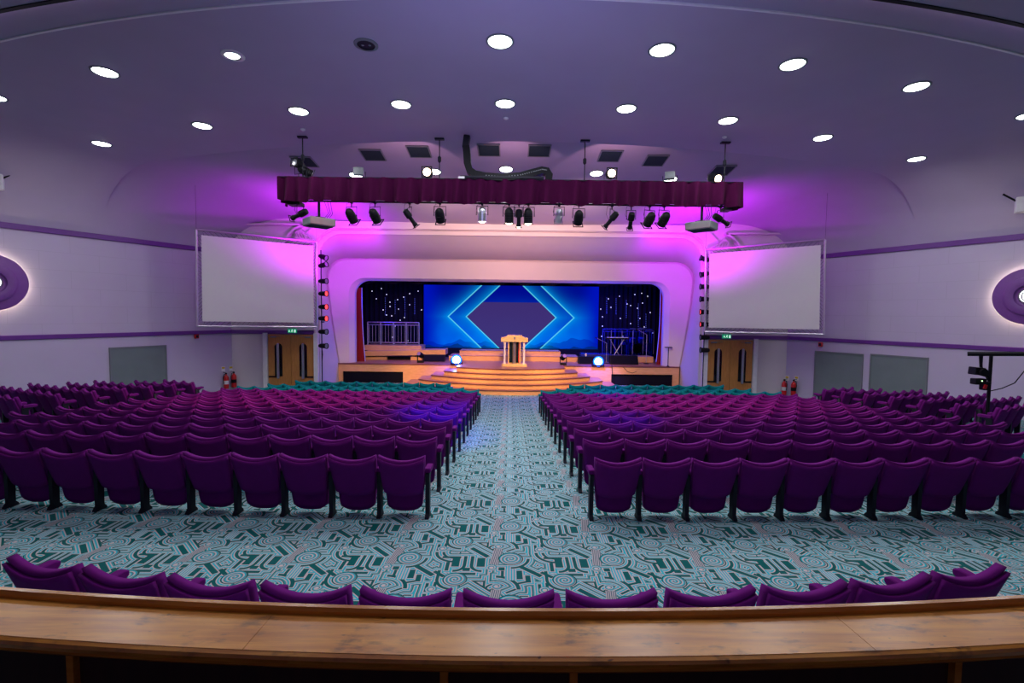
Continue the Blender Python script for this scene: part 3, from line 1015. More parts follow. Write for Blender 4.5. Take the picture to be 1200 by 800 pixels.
# floor monitors and a sub under the blue shelf
def monitor(px0, px1, py0, py1, Y, label):
    a, b2 = P(px0, py1, Y), P(px1, py0, Y)
    wd = b2.x - a.x; h = max(0.15, b2.z - DZ)
    t = thing('stage_monitor', label, 'speaker', ((a.x+b2.x)/2, Y, DZ))
    w = MB(); w.prism([(-wd/2, -0.1, 0.003), (-wd/2, 0.35, 0.003), (-wd/2, 0.35, h), (-wd/2, 0.1, h)], (wd, 0, 0)); w.build('cabinet', m_black, t)
    w = MB(); w.prism([(-wd/2 + .03, -0.105, 0.03), (-wd/2 + .03, 0.085, h-0.02), (-wd/2 + .03, 0.075, h-0.01), (-wd/2 + .03, -0.115, 0.04)], (wd-.06, 0, 0)); w.build('grille', m_dark, t)
monitor(678, 700, 418, 424, 23.6, 'long black floor monitor behind the right wash light')
monitor(496, 521, 416, 424, 23.9, 'black floor monitor under the left riser end')
monitor(715, 748, 417, 428, 23.5, 'black floor monitor in front of the drum kit')
a = P(687, 416, 23.7)
t = thing('water_cup', 'small white cup on the floor monitor right of the steps', 'cup', (a.x, 23.8, DZ + 0.31))
w = MB(); w.lathe([(0.035, 0), (0.05, 0.18), (0.047, 0.18), (0.03, 0.01)], 14); w.smooth = True; w.build('cup_body', m_white, t)
# music stand at the right
a = P(781.5, 407, 22.95)
t = thing('music_stand', 'thin black stand with a flat tray at the right end of the stage', 'stand', (a.x, 22.72, DZ))
hz = a.z - DZ
w = MB(); w.cyl((0, 0, 0), (0, 0, hz), 0.018, seg=8); w.build('pole', m_black, t)
w = MB(); w.lathe([(0.07, 0), (0.07, 0.02), (0.02, 0.05)], 16); w.build('base', m_black, t)
w = MB(); w.box((0, 0, hz + 0.02), (0.34, 0.14, 0.04), bevel=0.008); w.build('tray', m_dark, t)

# drum kit behind a shield
a = P(744, 414, 25.4)
DX = a.x
t = thing('drum_kit', 'drum kit with cymbals on the right riser', 'drum kit', (DX, 25.2, DZ + 0.39))
def drum(name, c, r, h, tilt=0, m=m_drum):
    R = Matrix.Translation(c) @ Matrix.Rotation(rad(tilt), 4, 'X')
    w = MB(); w.lathe([(r, -h/2), (r, h/2)], 20, R); w.smooth = True
    o = w.build(name, m, t)
    w = MB(); w.lathe([(0.001, h/2 + 0.01), (r*0.97, h/2 + 0.01)], 20, R); w.build('drum_head', m_skin, o)
drum('bass_drum', (0, 0, 0.30), 0.28, 0.42, 90)
drum('tom_drum', (-0.24, -0.05, 0.72), 0.15, 0.22, 15)
drum('tom_drum', (0.24, -0.05, 0.72), 0.16, 0.24, 15)
drum('floor_tom', (0.62, 0.1, 0.35), 0.21, 0.4, 0)
drum('snare_drum', (-0.6, 0.1, 0.55), 0.18, 0.14, 0)
for cx, cz in ((-0.75, 1.15), (0.7, 1.2), (-0.15, 1.3), (0.25, 1.32)):
    w = MB(); w.lathe([(0.001, 0.04), (0.04, 0.03), (0.2, 0.0)], 20, Matrix.Translation((cx, 0, cz)) @ Matrix.Rotation(rad(12), 4, 'X')); w.build('cymbal', m_silver, t)
    w = MB(); w.cyl((cx, 0, 0), (cx, 0, cz), 0.012, seg=6); w.build('cymbal_stand', m_alu, t)
t = thing('drum_shield', 'clear panel screen standing round the drum kit', 'screen', (DX, 24.85, DZ + 0.39))
for k in range(5):
    w = MB(); w.box((-1.1 + 0.55*k, 0.04*abs(k-2), 0.62), (0.53, 0.012, 1.2)); o = w.build('shield_panel', m_perspex, t)
    w = MB(); w.box((-1.1 + 0.55*k - 0.27, 0.04*abs(k-2), 0.62), (0.02, 0.03, 1.2)); w.build('edge_strip', m_alu, o)
# keyboard on its stand
a = P(722, 396, 24.2)
t = thing('keyboard', 'stage keyboard on a cross stand left of the drum kit', 'keyboard', (a.x, 24.0, DZ))
kz = a.z - DZ
w = MB(); w.box((0, 0, kz), (1.15, 0.32, 0.08), bevel=0.01); w.build('keyboard_body', m_black, t)
w = MB(); w.box((0, -0.10, kz + 0.045), (1.05, 0.12, 0.02)); w.build('white_keys', m_white, t)
for s in (-1, 1):
    w = MB(); w.cyl((-0.35*s, 0, 0.02), (0.35*s, 0, kz - 0.04), 0.018, seg=8); w.build('stand_leg', m_alu, t)
# microphone stands
for px, py, nm in ((758, 392, 'tall chrome microphone stand beside the right stage curtain'), (711, 402, 'short chrome microphone stand left of the keyboard')):
    a = P(px, py, 23.9)
    t = thing('microphone_stand', nm, 'microphone stand', (a.x, 23.9, DZ)); h = a.z - DZ
    w = MB(); w.cyl((0, 0, 0.02), (0, 0, h), 0.014, seg=8); w.build('pole', m_alu, t)
    w = MB(); w.lathe([(0.13, 0), (0.13, 0.02), (0.02, 0.04)], 16); w.build('base', m_black, t)
    w = MB(); w.cyl((0, 0, h), (-0.5, -0.1, h + 0.25), 0.01, seg=6); w.build('boom', m_alu, t)
    w = MB(); w.cyl((-0.5, -0.1, h+0.25), (-0.6, -0.12, h+0.28), 0.03, 0.02, seg=10); w.build('microphone', m_black, t)
# cable on the right stage front
pts = [P(x, y, SF - 0.16) for x, y in ((717, 427.5), (718, 440), (716, 452))]
w = MB(); w.tube(pts, 0.015); tag(w.build('stage_cable', m_black), 'black cable hanging down the right stage front', 'cable')
pts = [P(x, y, SF - 0.16) for x, y in ((730, 429.5), (735, 435), (741, 437), (746, 435))]
w = MB(); w.tube(pts, 0.01); tag(w.build('stage_cable', m_black), 'thin cable looping over the edge of the right stage front', 'cable')

# ------------------------------------------------------------------ doors
for s in (-1, 1):
    if s < 0: pxa, pxb = 315.0, 368.5
    else: pxa, pxb = 829.0, 881.5
    ytop = 391.5 if s < 0 else 398.0
    a, b2 = P(pxa, ytop, FRONT), P(pxb, ytop, FRONT)
    zt = a.z - FZ; Wd = b2.x - a.x
    t = thing('door_%d' % (1 if s < 0 else 2), None, None, ((a.x+b2.x)/2, FRONT - 0.06, FZ))
    struct(t, '%s oak double doors with tall arched black windows' % ('left' if s < 0 else 'right'))
    for e in (-1, 1):
        w = MB(); w.box((e*Wd/4, 0, zt/2), (Wd/2 - 0.012, 0.06, zt), bevel=0.006)
        leaf = w.build('door_leaf', m_door, t)
        # arched window set towards the hinge side, with a foot running along
        cx = e*Wd*0.27; wr = 0.155; z0 = zt*0.27; z1 = zt*0.78
        w = MB()
        pts = [(cx - wr, -0.042, z0), (cx + wr, -0.042, z0)] + [(cx + wr*math.cos(i*PI/12), -0.042, z1 + wr*math.sin(i*PI/12)) for i in range(13)]
        w.prism(pts, (0, 0.02, 0)); w.build('arched_window', m_glass, leaf)
        w = MB(); xo = e*Wd*0.49; w.box(((cx + xo)/2, -0.038, z0 - 0.02), (abs(xo - cx), 0.014, 0.06)); w.build('black_band', m_glass, leaf)
        w = MB(); w.lathe([(0.052, z0 - 0.08), (0.052, z1 + 0.14), (0.02, z1 + 0.17)], 14, Matrix.Translation((cx + 0.005*e, -0.08, 0))); w.smooth = True; w.build('pull_column', m_silver, leaf)
        w = MB(); w.box((e*0.07, -0.035, zt*0.52), (0.05, 0.012, 0.6)); w.build('push_plate', m_silver if False else m_door, leaf)
        w = MB(); w.box((e*Wd*0.38, -0.06, zt - 0.10), (0.24, 0.06, 0.06), bevel=0.01); w.cyl((e*Wd*0.33, -0.08, zt - 0.08), (e*Wd*0.20, -0.12, zt - 0.07), 0.01, seg=6); w.build('door_closer', m_grey, leaf)
    w = MB()
    for e in (-1, 1): w.box((e*(Wd/2 + 0.10), -0.02, zt/2 + 0.03), (0.17, 0.14, zt + 0.06))
    w.build('door_frame', m_white, t)

def exit_sign(px, py, label):
    p = P(px, py, FRONT - 0.25)
    t = thing('exit_sign', label, 'sign', p)
    w = MB(); w.box((0, 0, 0), (0.36, 0.05, 0.17), bevel=0.006); w.build('sign_box', m_green, t)
    # running figure, doorway and arrow
    w = MB()
    w.box((0.12, -0.028, -0.005), (0.055, 0.006, 0.11))
    w.build('doorway_symbol', m_signw, t)
    w = MB()
    w.cyl((0.005, -0.028, 0.045), (0.005, -0.034, 0.045), 0.015, seg=10)
    w.box((-0.005, -0.03, 0.008), (0.022, 0.006, 0.05), (0, 0.35, 0)); w.box((-0.028, -0.03, -0.035), (0.012, 0.006, 0.05), (0, 0.8, 0)); w.box((0.022, -0.03, -0.03), (0.012, 0.006, 0.05), (0, -0.5, 0)); w.box((0.025, -0.03, 0.015), (0.04, 0.006, 0.01), (0, 0.5, 0))
    w.build('running_figure', m_signw, t)
    w = MB(); w.box((-0.11, -0.03, 0.01), (0.016, 0.006, 0.07)); w.prism([(-0.14, -0.033, -0.01), (-0.08, -0.033, -0.01), (-0.11, -0.033, -0.05)], (0, 0.006, 0)); w.build('arrow_symbol', m_signw, t)
    w = MB(); w.cyl((-0.12, 0, 0.08), (-0.12, 0.12, 0.16), 0.01, seg=6); w.cyl((0.12, 0, 0.08), (0.12, 0.12, 0.16), 0.01, seg=6); w.build('bracket', m_grey, t)
exit_sign(342.5, 387.5, 'small green running man exit sign above the left doors')
exit_sign(851.5, 394.0, 'small green running man exit sign above the right doors')

# ------------------------------------------------------------------ projection screens
def proj_screen(cs, label, s):
    """cs: outer corners TL, TR, BR, BL as world points"""
    TL, TR, BR, BL = cs
    o0 = (BL + BR)/2
    t = thing('projection_screen', label, 'projection screen', o0)
    TL, TR, BR, BL = [c - o0 for c in (TL, TR, BR, BL)]
    n = (TR - TL).cross(BL - TL).normalized()          # away from or toward the viewer
    if n.y > 0: n = -n
    cen = (TL + TR + BR + BL)/4
    def ins(k): return [c + (cen - c)*k for c in (TL, TR, BR, BL)]
    # fabric, with softly scalloped laced edges
    q = [TL.lerp(TR, .035).lerp(BL.lerp(BR, .035), .05), TR.lerp(TL, .03).lerp(BR.lerp(BL, .03), .05), BR.lerp(BL, .03).lerp(TR.lerp(TL, .03), .05), BL.lerp(BR, .035).lerp(TL.lerp(TR, .035), .05)]
    w = MB(); N = 48
    pts = []
    for a, b in ((0, 1), (1, 2), (2, 3), (3, 0)):
        for i in range(N):
            p = q[a].lerp(q[b], i/N)
            if i % 2: p = p + (sum(q, Vector())/4 - p)*0.006
            pts.append(p - n*0.0)
    w.prism(pts, n*0.01)
    w.build('screen_fabric', m_screen, t)
    # boxy trussed frame: front square tube and a rear tube with struts
    for nm, off, r in (('front_frame', n*0.02, 0.035), ('rear_frame', -n*0.16, 0.022)):
        w = MB()
        c4 = [c + off for c in (TL, TR, BR, BL)]
        for a in range(4): w.cyl(c4[a], c4[(a+1) % 4], r, seg=8)
        w.build(nm, m_alu, t)
    w = MB()
    for a in range(4):
        A, B = (TL, TR, BR, BL)[a], (TL, TR, BR, BL)[(a+1) % 4]
        for i in range(9):
            f0 = A.lerp(B, i/8); f1 = A.lerp(B, min(1, (i+0.5)/8))
            w.cyl(f0 + n*0.02, f1 - n*0.16, 0.008, seg=5)
    w.build('frame_struts', m_alu, t)
    # lacing ties
    for a in range(4):
        w = MB(); A, B = (TL, TR, BR, BL)[a], (TL, TR, BR, BL)[(a+1) % 4]; C, D = q[a], q[(a+1) % 4]
        w.tube([(C.lerp(D, i/48) + n*0.014) if i % 2 else (A.lerp(B, i/48) + n*0.02) for i in range(1, 48)], 0.006, 4)
        w.build('lacing', m_black, t)
    # hanging wires up to the ceiling
    for p in (TL, TR):
        W0 = p + o0
        h = CZ + ceil_h(W0.x, W0.y)
        w = MB(); w.cyl(p, Vector((p.x, p.y, max(p.z + 0.1, h - o0.z))), 0.004, seg=5); w.build('hanging_wire', m_iron, t)
YL, YR = 16.9, 19.2
proj_screen((P(230, 269, YL), P(371, 283.5, YR), P(371.5, 383, YR), P(231.5, 382, YL)), 'large white laced projection screen hung on the left side of the hall', -1)
proj_screen((P(827, 292.5, YR), P(967, 281, YL), P(965, 391.5, YL), P(826, 388.5, YR)), 'large white laced projection screen hung on the right side of the hall', 1)

# ------------------------------------------------------------------ side wall fittings
def wall_panel(px0, px1, py0, py1, s, label):
    a, b2 = wall_hit(px0, py0, s), wall_hit(px1, py0, s)
    xa, xb = sorted((a.x, b2.x)); zt = (a.z + b2.z)/2; zb = zt - 1.75
    m = WALLF[s]
    t = thing('wall_blind', label, 'blind'); t.matrix_world = m @ Matrix.Translation(((xa+xb)/2, 0.0, zb))
    W_, H_ = xb - xa, zt - zb
    w = MB(); w.box((0, 0.02, H_/2), (W_, 0.03, H_)); w.box((0, 0.037, H_*0.62), (W_, 0.006, 0.02)); w.build('blind_panel', m_blind, t)
    w = MB()
    w.box((0, 0.03, H_ + 0.02), (W_ + 0.08, 0.05, 0.05)); w.box((-W_/2 - 0.02, 0.03, H_/2), (0.04, 0.05, H_)); w.box((W_/2 + 0.02, 0.03, H_/2), (0.04, 0.05, H_))
    w.build('blind_frame', m_grey, t)
wall_panel(129, 193, 407, 405, -1, 'grey blind panel on the left wall below the purple rail')
wall_panel(957, 1011, 414, 416, 1, 'narrower grey blind panel on the right wall, nearer the stage')
wall_panel(1022, 1087, 418, 422, 1, 'wider grey blind panel on the right wall, nearer the lighting stand')

def wall_disc(px, py, s, label):
    c = wall_hit(px, py, s)
    m = WALLF[s] @ Matrix.Translation((c.x, 0, c.z)) @ Matrix.Rotation(rad(-90), 4, 'X')
    t = thing('wall_disc_light', label, 'wall light'); t.matrix_world = m @ Matrix.Scale(0.95, 4)
    # local z points into the room
    w = MB(); w.lathe([(0.60, 0.02), (0.82, 0.10), (0.84, 0.13), (0.82, 0.16), (0.60, 0.18), (0.57, 0.19), (0.56, 0.235), (0.53, 0.25), (0.38, 0.25), (0.33, 0.24), (0.31, 0.19), (0.28, 0.17), (0.001, 0.17)], 56); w.smooth = True
    w.build('stepped_disc', m_disc, t)
    w = MB(); w.lathe([(0.17, 0.171), (0.24, 0.171), (0.24, 0.20), (0.21, 0.23), (0.19, 0.23), (0.17, 0.20)], 40); w.smooth = True; w.build('lamp_bezel', m_silver, t)
    w = MB(); w.lathe([(0.001, 0.215), (0.12, 0.205), (0.17, 0.18)], 32); w.smooth = True; w.build('lamp_glass', m_lamp, t)
    # ring of warm light tucked behind the disc
    w = MB(); w.lathe([(0.70, 0.012), (0.72, 0.012), (0.72, 0.075), (0.70, 0.075)], 48)
    w.build('glow_ring', M('warm_glow_tube', (0.9, 0.8, 0.6), 0.5, emit=(1.0, 0.86, 0.55), estr=45.0), t)
wall_disc(-13, 330.5, -1, 'purple stepped disc wall light glowing at the rim on the left wall')
wall_disc(1209, 347, 1, 'purple stepped disc wall light glowing at the rim on the right wall')

def small_box(name, px, py, s, d, m, label, cat, part='call_point_face'):
    c = wall_hit(px, py, s)
    t = thing(name, label, cat); t.matrix_world = WALLF[s] @ Matrix.Translation((c.x, 0, c.z))
    w = MB(); w.box((0, d[1]/2, 0), d, bevel=0.01); w.build('housing', m, t)
    w = MB(); w.box((0, d[1] + 0.004, 0), (d[0]*0.6, 0.01, d[2]*0.6)); w.build(part, m_iron, t)
small_box('alarm_sounder', 229.5, 394, -1, (0.14, 0.09, 0.16), m_red, 'small red alarm sounder under the purple rail, left wall', 'alarm')
small_box('alarm_sounder', 962.5, 403.5, 1, (0.14, 0.09, 0.16), m_red, 'small red alarm sounder under the purple rail, right wall', 'alarm')

def extinguisher(px, py, s, label, size=1.0, dark=False):
    c = wall_hit(px, py, s)
    t = thing('fire_extinguisher', label, 'fire extinguisher'); t.matrix_world = WALLF[s] @ Matrix.Translation((c.x, 0.145, c.z - 0.3*size)) @ Matrix.Scale(size, 4)
    w = MB(); w.lathe([(0.05, 0), (0.085, 0.01), (0.09, 0.04), (0.09, 0.42), (0.07, 0.49), (0.03, 0.53), (0.03, 0.56)], 20); w.smooth = True; w.build('cylinder', m_red, t)
    w = MB(); w.box((0, 0, 0.59), (0.05, 0.05, 0.05)); w.box((0.05, 0.01, 0.63), (0.16, 0.02, 0.02), (0, -0.3, 0)); w.build('valve_handle', m_black, t)
    w = MB(); w.tube([(0.03, 0, 0.58), (0.10, 0.02, 0.56), (0.14, 0.03, 0.42), (0.12, 0.04, 0.2)], 0.014); w.build('hose', m_black, t)
    w = MB(); w.lathe([(0.091, 0.18), (0.091, 0.32)], 20); w.build('label_band', m_black if dark else m_white, t)
    w = MB(); w.box((0, -0.105, 0.3), (0.04, 0.05, 0.3)); w.build('wall_bracket', m_grey, t)
extinguisher(262.5, 446, -1, 'red fire extinguisher on the left wall, farther from the stage', 1.05)
extinguisher(271.5, 444.5, -1, 'red fire extinguisher on the left wall, nearest the corner', 1.05, True)
extinguisher(921.5, 453.5, 1, 'red fire extinguisher on the right wall, nearest the corner', 1.05)
extinguisher(932.5, 454, 1, 'red fire extinguisher on the right wall, farther from the stage', 1.05, True)
for px, py, s, nm in ((261.5, 432, -1, 'small yellow and white sign above the farther left extinguisher'), (270.5, 431.5, -1, 'small yellow and white sign above the left corner extinguisher'), (922.5, 443, 1, 'small yellow and white sign above the right corner extinguisher'), (933.5, 443.5, 1, 'small yellow and white sign above the farther right extinguisher')):
    c = wall_hit(px, py, s)
    t = thing('safety_sign', nm, 'sign'); t.matrix_world = WALLF[s] @ Matrix.Translation((c.x, 0, c.z))
    w = MB(); w.box((0, 0.006, 0), (0.15, 0.012, 0.20)); w.build('sign_board', m_white, t)
    w = MB(); w.box((0, 0.014, 0.04), (0.12, 0.006, 0.08)); w.build('yellow_field', m_yel, t)

# lighting stand at the right edge
p0 = P(1158, 470, 11.2)
st = thing('lighting_stand', 'black lighting stand with a crossbar beside the right wall', 'lighting stand', (p0.x, 11.2, side_floor_z(11.2)))
zt = P(1158, 416, 11.2).z - st.location.z
w = MB(); w.cyl((0, 0, 0.0), (0, 0, zt), 0.035, seg=10); w.build('pole', m_black, st)
w = MB(); bl = P(1136, 415, 11.2).x - p0.x; br_ = P(1230, 420, 10.4)
w.cyl((bl, 0.05, zt + 0.02), (br_.x - p0.x, -0.8, zt + 0.10), 0.05, seg=12); w.build('crossbar', m_black, st)
w = MB(); w.cyl((-0.22, 0.0, zt - 0.28), (0, 0, zt - 0.55), 0.025, seg=8); w.cyl((-0.25, 0, zt-0.02), (-0.22, 0, zt-0.28), 0.03, seg=8); w.build('brace', m_black, st)
w = MB(); w.lathe([(0.17, 0), (0.17, 0.03), (0.04, 0.06)], 20); w.build('base_plate', m_black, st)
w = MB(); w.tube([(0.55, -0.4, zt + 0.02), (0.5, -0.3, zt-0.3), (0.38, -0.2, zt-0.62), (0.2, -0.1, zt-0.76), (0.03, 0, zt-0.84)], 0.012); w.build('cable', m_black, st)
lx = P(1141, 440, 11.2)
t = thing('stage_lamp', 'black lamp cluster clamped to the lighting stand at the far right', 'stage light', (lx.x + 0.02, 11.1, lx.z - 0.1))
w = MB(); w.box((-0.05, 0, 0.22), (0.24, 0.2, 0.18), (0, 0.1, 0), bevel=0.02); w.cyl((-0.02, -0.1, 0.2), (-0.02, -0.16, 0.2), 0.08, 0.09, seg=14); w.build('lamp_head', m_black, t)
w = MB(); w.box((0, 0, -0.02), (0.26, 0.16, 0.14), bevel=0.02); w.box((0.16, 0, -0.12), (0.16, 0.14, 0.2), bevel=0.02); w.build('lamp_ballast', m_black, t)
w = MB(); w.cyl((0.06, 0, 0.3), (0.06, 0, 0.66), 0.012, seg=6); w.cyl((0.06, 0, 0.25), (0.32, 0.1, 0.0), 0.014, seg=6); w.build('hanging_arm', m_black, t)
w = MB(); w.box((0.07, -0.1, -0.13), (0.06, 0.03, 0.1), (0, 0.3, 0)); w.build('red_tag', m_red, t)
w = MB(); bmesh.ops.create_icosphere(w.bm, subdivisions=2, radius=0.013, matrix=Matrix.Translation((0.0, -0.09, 0.0))); w.build('indicator_lamp', m_green_led, t)

# speakers high on both walls near the frame edge
for px, py, s, nm in ((-4, 213, -1, 'grey bracket speaker high on the left wall'), (1198, 240, 1, 'grey bracket speaker high on the right wall')):
    d = ray(px, py); tt = 13.6/ d.y
    p = Vector((d.x*tt, 13.6, CZ + d.z*tt))
    t = thing('wall_speaker', nm, 'speaker', p, s*0.9)
    w = MB(); w.box((0, 0, 0), (0.26, 0.28, 0.42), bevel=0.02); w.build('speaker_cabinet', m_white, t)
    w = MB(); w.box((0, -0.145, 0), (0.2, 0.01, 0.36)); w.build('speaker_grille', m_grey, t)
    w = MB(); w.cyl((0, 0.1, 0.1), (0.0, 0.4, 0.35), 0.025, seg=8); w.build('mounting_arm', m_black, t)

# ------------------------------------------------------------------ ceiling fittings
def ceil_frame(px, py):
    p = ceil_hit(px, py); n = ceil_normal(p)
    m = n.to_track_quat('Z', 'Y').to_matrix().to_4x4()
    m.translation = p
    return m                                # local z points down into the room
ordw = ['first', 'second', 'third', 'fourth', 'fifth', 'sixth', 'seventh', 'eighth', 'ninth', 'tenth', 'eleventh', 'twelfth', 'thirteenth', 'fourteenth', 'fifteenth']
def downlight(px, py, label, r=0.20, group='round ceiling downlights'):
    m = ceil_frame(px, py)
    t = thing('ceiling_downlight', label, 'ceiling light', group=group); t.matrix_world = m
    w = MB(); w.lathe([(r, 0.0), (r + 0.035, 0.0), (r + 0.035, 0.012), (r, 0.016), (r - 0.004, -0.0)], 32); w.smooth = True; w.build('trim_ring', m_grey, t)
    w = MB(); w.lathe([(0.001, 0.040), (r*0.6, 0.034), (r*0.9, 0.018), (r - 0.006, 0.0)], 32); w.smooth = True; w.build('diffuser', m_lamp, t)
    p = m.translation
    l = light('AREA', 'downlight_lamp', p + Vector((0, 0, -0.07)), 48.0, (0.95, 0.95, 1.0), size=0.3, shape='DISK')
    return t
rowA = [(-8, 113), (123, 84), (586, 48), (776, 58), (929, 75), (1074, 101), (1206, 135)]
posA = ['cut by the left edge of the photo', 'at far left', 'at centre', 'just right of centre', 'right of centre', 'at far right', 'cut by the right edge of the photo']
for (a, b), q in zip(rowA, posA): downlight(a, b, 'round lit downlight %s in the nearest ceiling row' % q)
rowB = [(119, 168), (237, 147), (350, 130), (470, 122), (592, 121), (734, 127), (853, 141), (964, 161), (1074, 186)]
for i, (a, b) in enumerate(rowB): downlight(a, b, 'round lit downlight, %s from left in the middle ceiling row' % ordw[i])
rowD = [(417, 205), (509, 201), (593, 198), (699, 203), (786, 210)]
for i, (a, b) in enumerate(rowD): downlight(a, b, 'round lit downlight, %s from left just above the burgundy pelmet' % ordw[i], 0.19)
m = ceil_frame(273, 64)
t = thing('gimbal_downlight', 'smaller tilted downlight with pale rim between the near downlights', 'ceiling light'); t.matrix_world = m
w = MB(); w.lathe([(0.13, 0), (0.19, 0), (0.19, 0.02), (0.13, 0.03)], 28, None, False); w.smooth = True; w.build('pale_rim', m_white, t)
w = MB(); w.lathe([(0.001, 0.035), (0.09, 0.03), (0.12, 0.01)], 24, Matrix.Translation((0.02, 0, 0))); w.build('lit_lens', m_lamp, t)
m = ceil_frame(429, 52)
t = thing('unlit_downlight', 'unlit dark recessed downlight with two tiny lamps, near ceiling row', 'ceiling light'); t.matrix_world = m
w = MB(); w.lathe([(0.15, 0), (0.20, 0), (0.20, 0.015), (0.15, 0.02)], 28, None, False); w.build('pale_rim', m_grey, t)
w = MB(); w.lathe([(0.001, 0.012), (0.15, 0.01)], 24); w.build('dark_baffle', m_iron, t)
w = MB()
for k in (-1, 1): w.lathe([(0.001, 0.03), (0.025, 0.015)], 12, Matrix.Translation((0.06*k, 0, 0)))
w.build('tiny_lamps', m_grey, t)
for a, b, nm in ((355, 151, 'small white ceiling detector nearest the left end of the pelmet'), (593, 138, 'small white ceiling detector at the centre of the ceiling'), (849, 160, 'small white ceiling detector nearest the right end of the pelmet')):
    m = ceil_frame(a, b); t = thing('smoke_detector', nm, 'smoke detector'); t.matrix_world = m
    w = MB(); w.lathe([(0.055, 0), (0.06, 0.01), (0.05, 0.03), (0.025, 0.045), (0.001, 0.047)], 18); w.smooth = True; w.build('detector_body', m_white, t)
vents = [(357, 189), (437, 181), (491, 177), (573, 175), (632, 176), (715, 182), (768, 187.5), (846, 199)]
for i, (a, b) in enumerate(vents):
    m = ceil_frame(a, b)
    t = thing('ceiling_vent', 'dark square ceiling vent, %s from the left in the row above the pelmet' % ordw[i], 'vent', group='square ceiling vents'); 
    m = Matrix.Translation(m.translation + Vector((0, 0, -0.01)))
    n = ceil_normal(m.translation)
    t.matrix_world = Matrix.Translation(m.translation) @ n.to_track_quat('Z', 'Y').to_matrix().to_4x4() if False else m
    w = MB(); w.box((0, 0, 0.0), (0.58, 0.62, 0.03), (rad(-8), 0, 0)); w.build('grille', m_vent, t)
    w = MB()
    for k in (-1, 1):
        w.box((k*0.30, 0, -0.01), (0.03, 0.66, 0.03), (rad(-8), 0, 0))
        w.box((0, k*0.325, -0.01 - k*0.045), (0.62, 0.03, 0.03), (rad(-8), 0, 0))
    w.build('grille_frame', m_grey, t)

# ------------------------------------------------------------------ pelmet and truss
PY = 12.45
pl, pr = P(325, 213, PY), P(871, 220, PY)
pz1 = CZ + 3.40; pz0 = CZ + 2.80
tx0, tx1 = pl.x, pr.x
t = thing('lighting_truss', 'aluminium lighting truss hidden inside the burgundy pelmet', 'truss', (0, PY + 0.35, pz0))
w = MB()
for dy in (-0.2, 0.2):
    for z in (0.18, 0.52): w.cyl((tx0 + 0.15, dy, z), (tx1 - 0.15, dy, z), 0.025, seg=8)
w.build('chord_tubes', m_black, t)
w = MB()
for k in range(40):
    xa = tx0 + 0.15 + (tx1 - tx0 - 0.3)*k/40; xb = tx0 + 0.15 + (tx1 - tx0 - 0.3)*(k+1)/40
    za, zb2 = (0.18, 0.52) if k % 2 else (0.52, 0.18)
    for dy in (-0.2, 0.2): w.cyl((xa, dy, za), (xb, dy, zb2), 0.012, seg=5)
w.build('lattice_webs', m_black, t)
w = MB(); w.cyl((tx0 + 0.1, -0.12, 0.05), (tx1 - 0.1, -0.12, 0.05), 0.025, seg=8); w.build('lamp_bar', m_black, t)
for px in (355, 515, 685, 849):
    x = P(px, 200, PY + 0.3).x
    h = CZ + ceil_h(x, PY + 0.3)
    hz = h - pz0
    w = MB(); w.cyl((x, -0.05, 0.5), (x, -0.05, hz), 0.014, seg=6); ro = w.build('hanging_rod', m_iron, t)
    w = MB(); w.box((x, -0.05, hz - 0.02), (0.24, 0.1, 0.04)); w.build('ceiling_plate', m_iron, ro)
    w = MB(); w.lathe([(0.015, hz - 0.62), (0.045, hz - 0.58), (0.045, hz - 0.48), (0.02, hz - 0.45)], 10, Matrix.Translation((x, -0.05, 0))); w.build('turnbuckle', m_iron, ro)
t = thing('pelmet', 'long pleated burgundy velvet pelmet wrapped round the hanging lighting truss', 'pelmet', (0, PY, pz0))
w = MB(); rnd = random.Random(3)
path = [(tx0 + 0.0, 0.75)]
n = 520
rows = []
for zz in range(9):
    v = zz/8; r = []
    ph = 0
    for i in range(n + 1):
        q = i/n
        # left return, front, right return
        if q < 0.04: x, y = tx0, 0.75*(1 - q/0.04)
        elif q > 0.96: x, y = tx1, 0.75*(q - 0.96)/0.04
        else: x, y = tx0 + (tx1 - tx0)*(q - 0.04)/0.92, 0.0
        f = math.sin(i*0.48 + 2.2*math.sin(i*0.031) + 0.6*v) + 0.55*math.sin(i*0.27 + 1.7*math.sin(i*0.017)+1.2*v)
        amp = 0.030 + 0.055*v
        if 0.04 <= q <= 0.96: y += amp*f - 0.02*v
        else: x += amp*f*(1 if q > .5 else -1)
        z = (pz1 - pz0)*(1 - v)
        if zz == 8: z += 0.025*math.sin(i*0.11) + 0.015*math.sin(i*0.37)
        if zz == 0: z += 0.012*max(0, math.sin(i*0.21))
        r.append((x, y, z))
    rows.append(r)
w.grid(rows); w.smooth = True
w.build('pleated_cloth', m_pelmet, t)
w = MB(); w.box(((tx0+tx1)/2, 0.02, pz1 - pz0 + 0.005), (tx1 - tx0, 0.03, 0.02)); w.build('top_batten', m_iron, t)
for s in (-1, 1):
    x = (tx0 + 0.35) if s < 0 else (tx1 - 0.3)
    w = MB(); w.box((x, 0.25, -0.03), (0.32 if s < 0 else 0.2, 0.3, 0.08)); 
    tag(w.build('power_box', m_black), 'small black power box under the %s end of the pelmet' % ('left' if s < 0 else 'right'), 'box')
    bpy.context.scene.objects[-1] if False else None
for o in [o for o in col.objects if o.name.startswith('power_box')]:
    o.location = (0, PY, pz0)

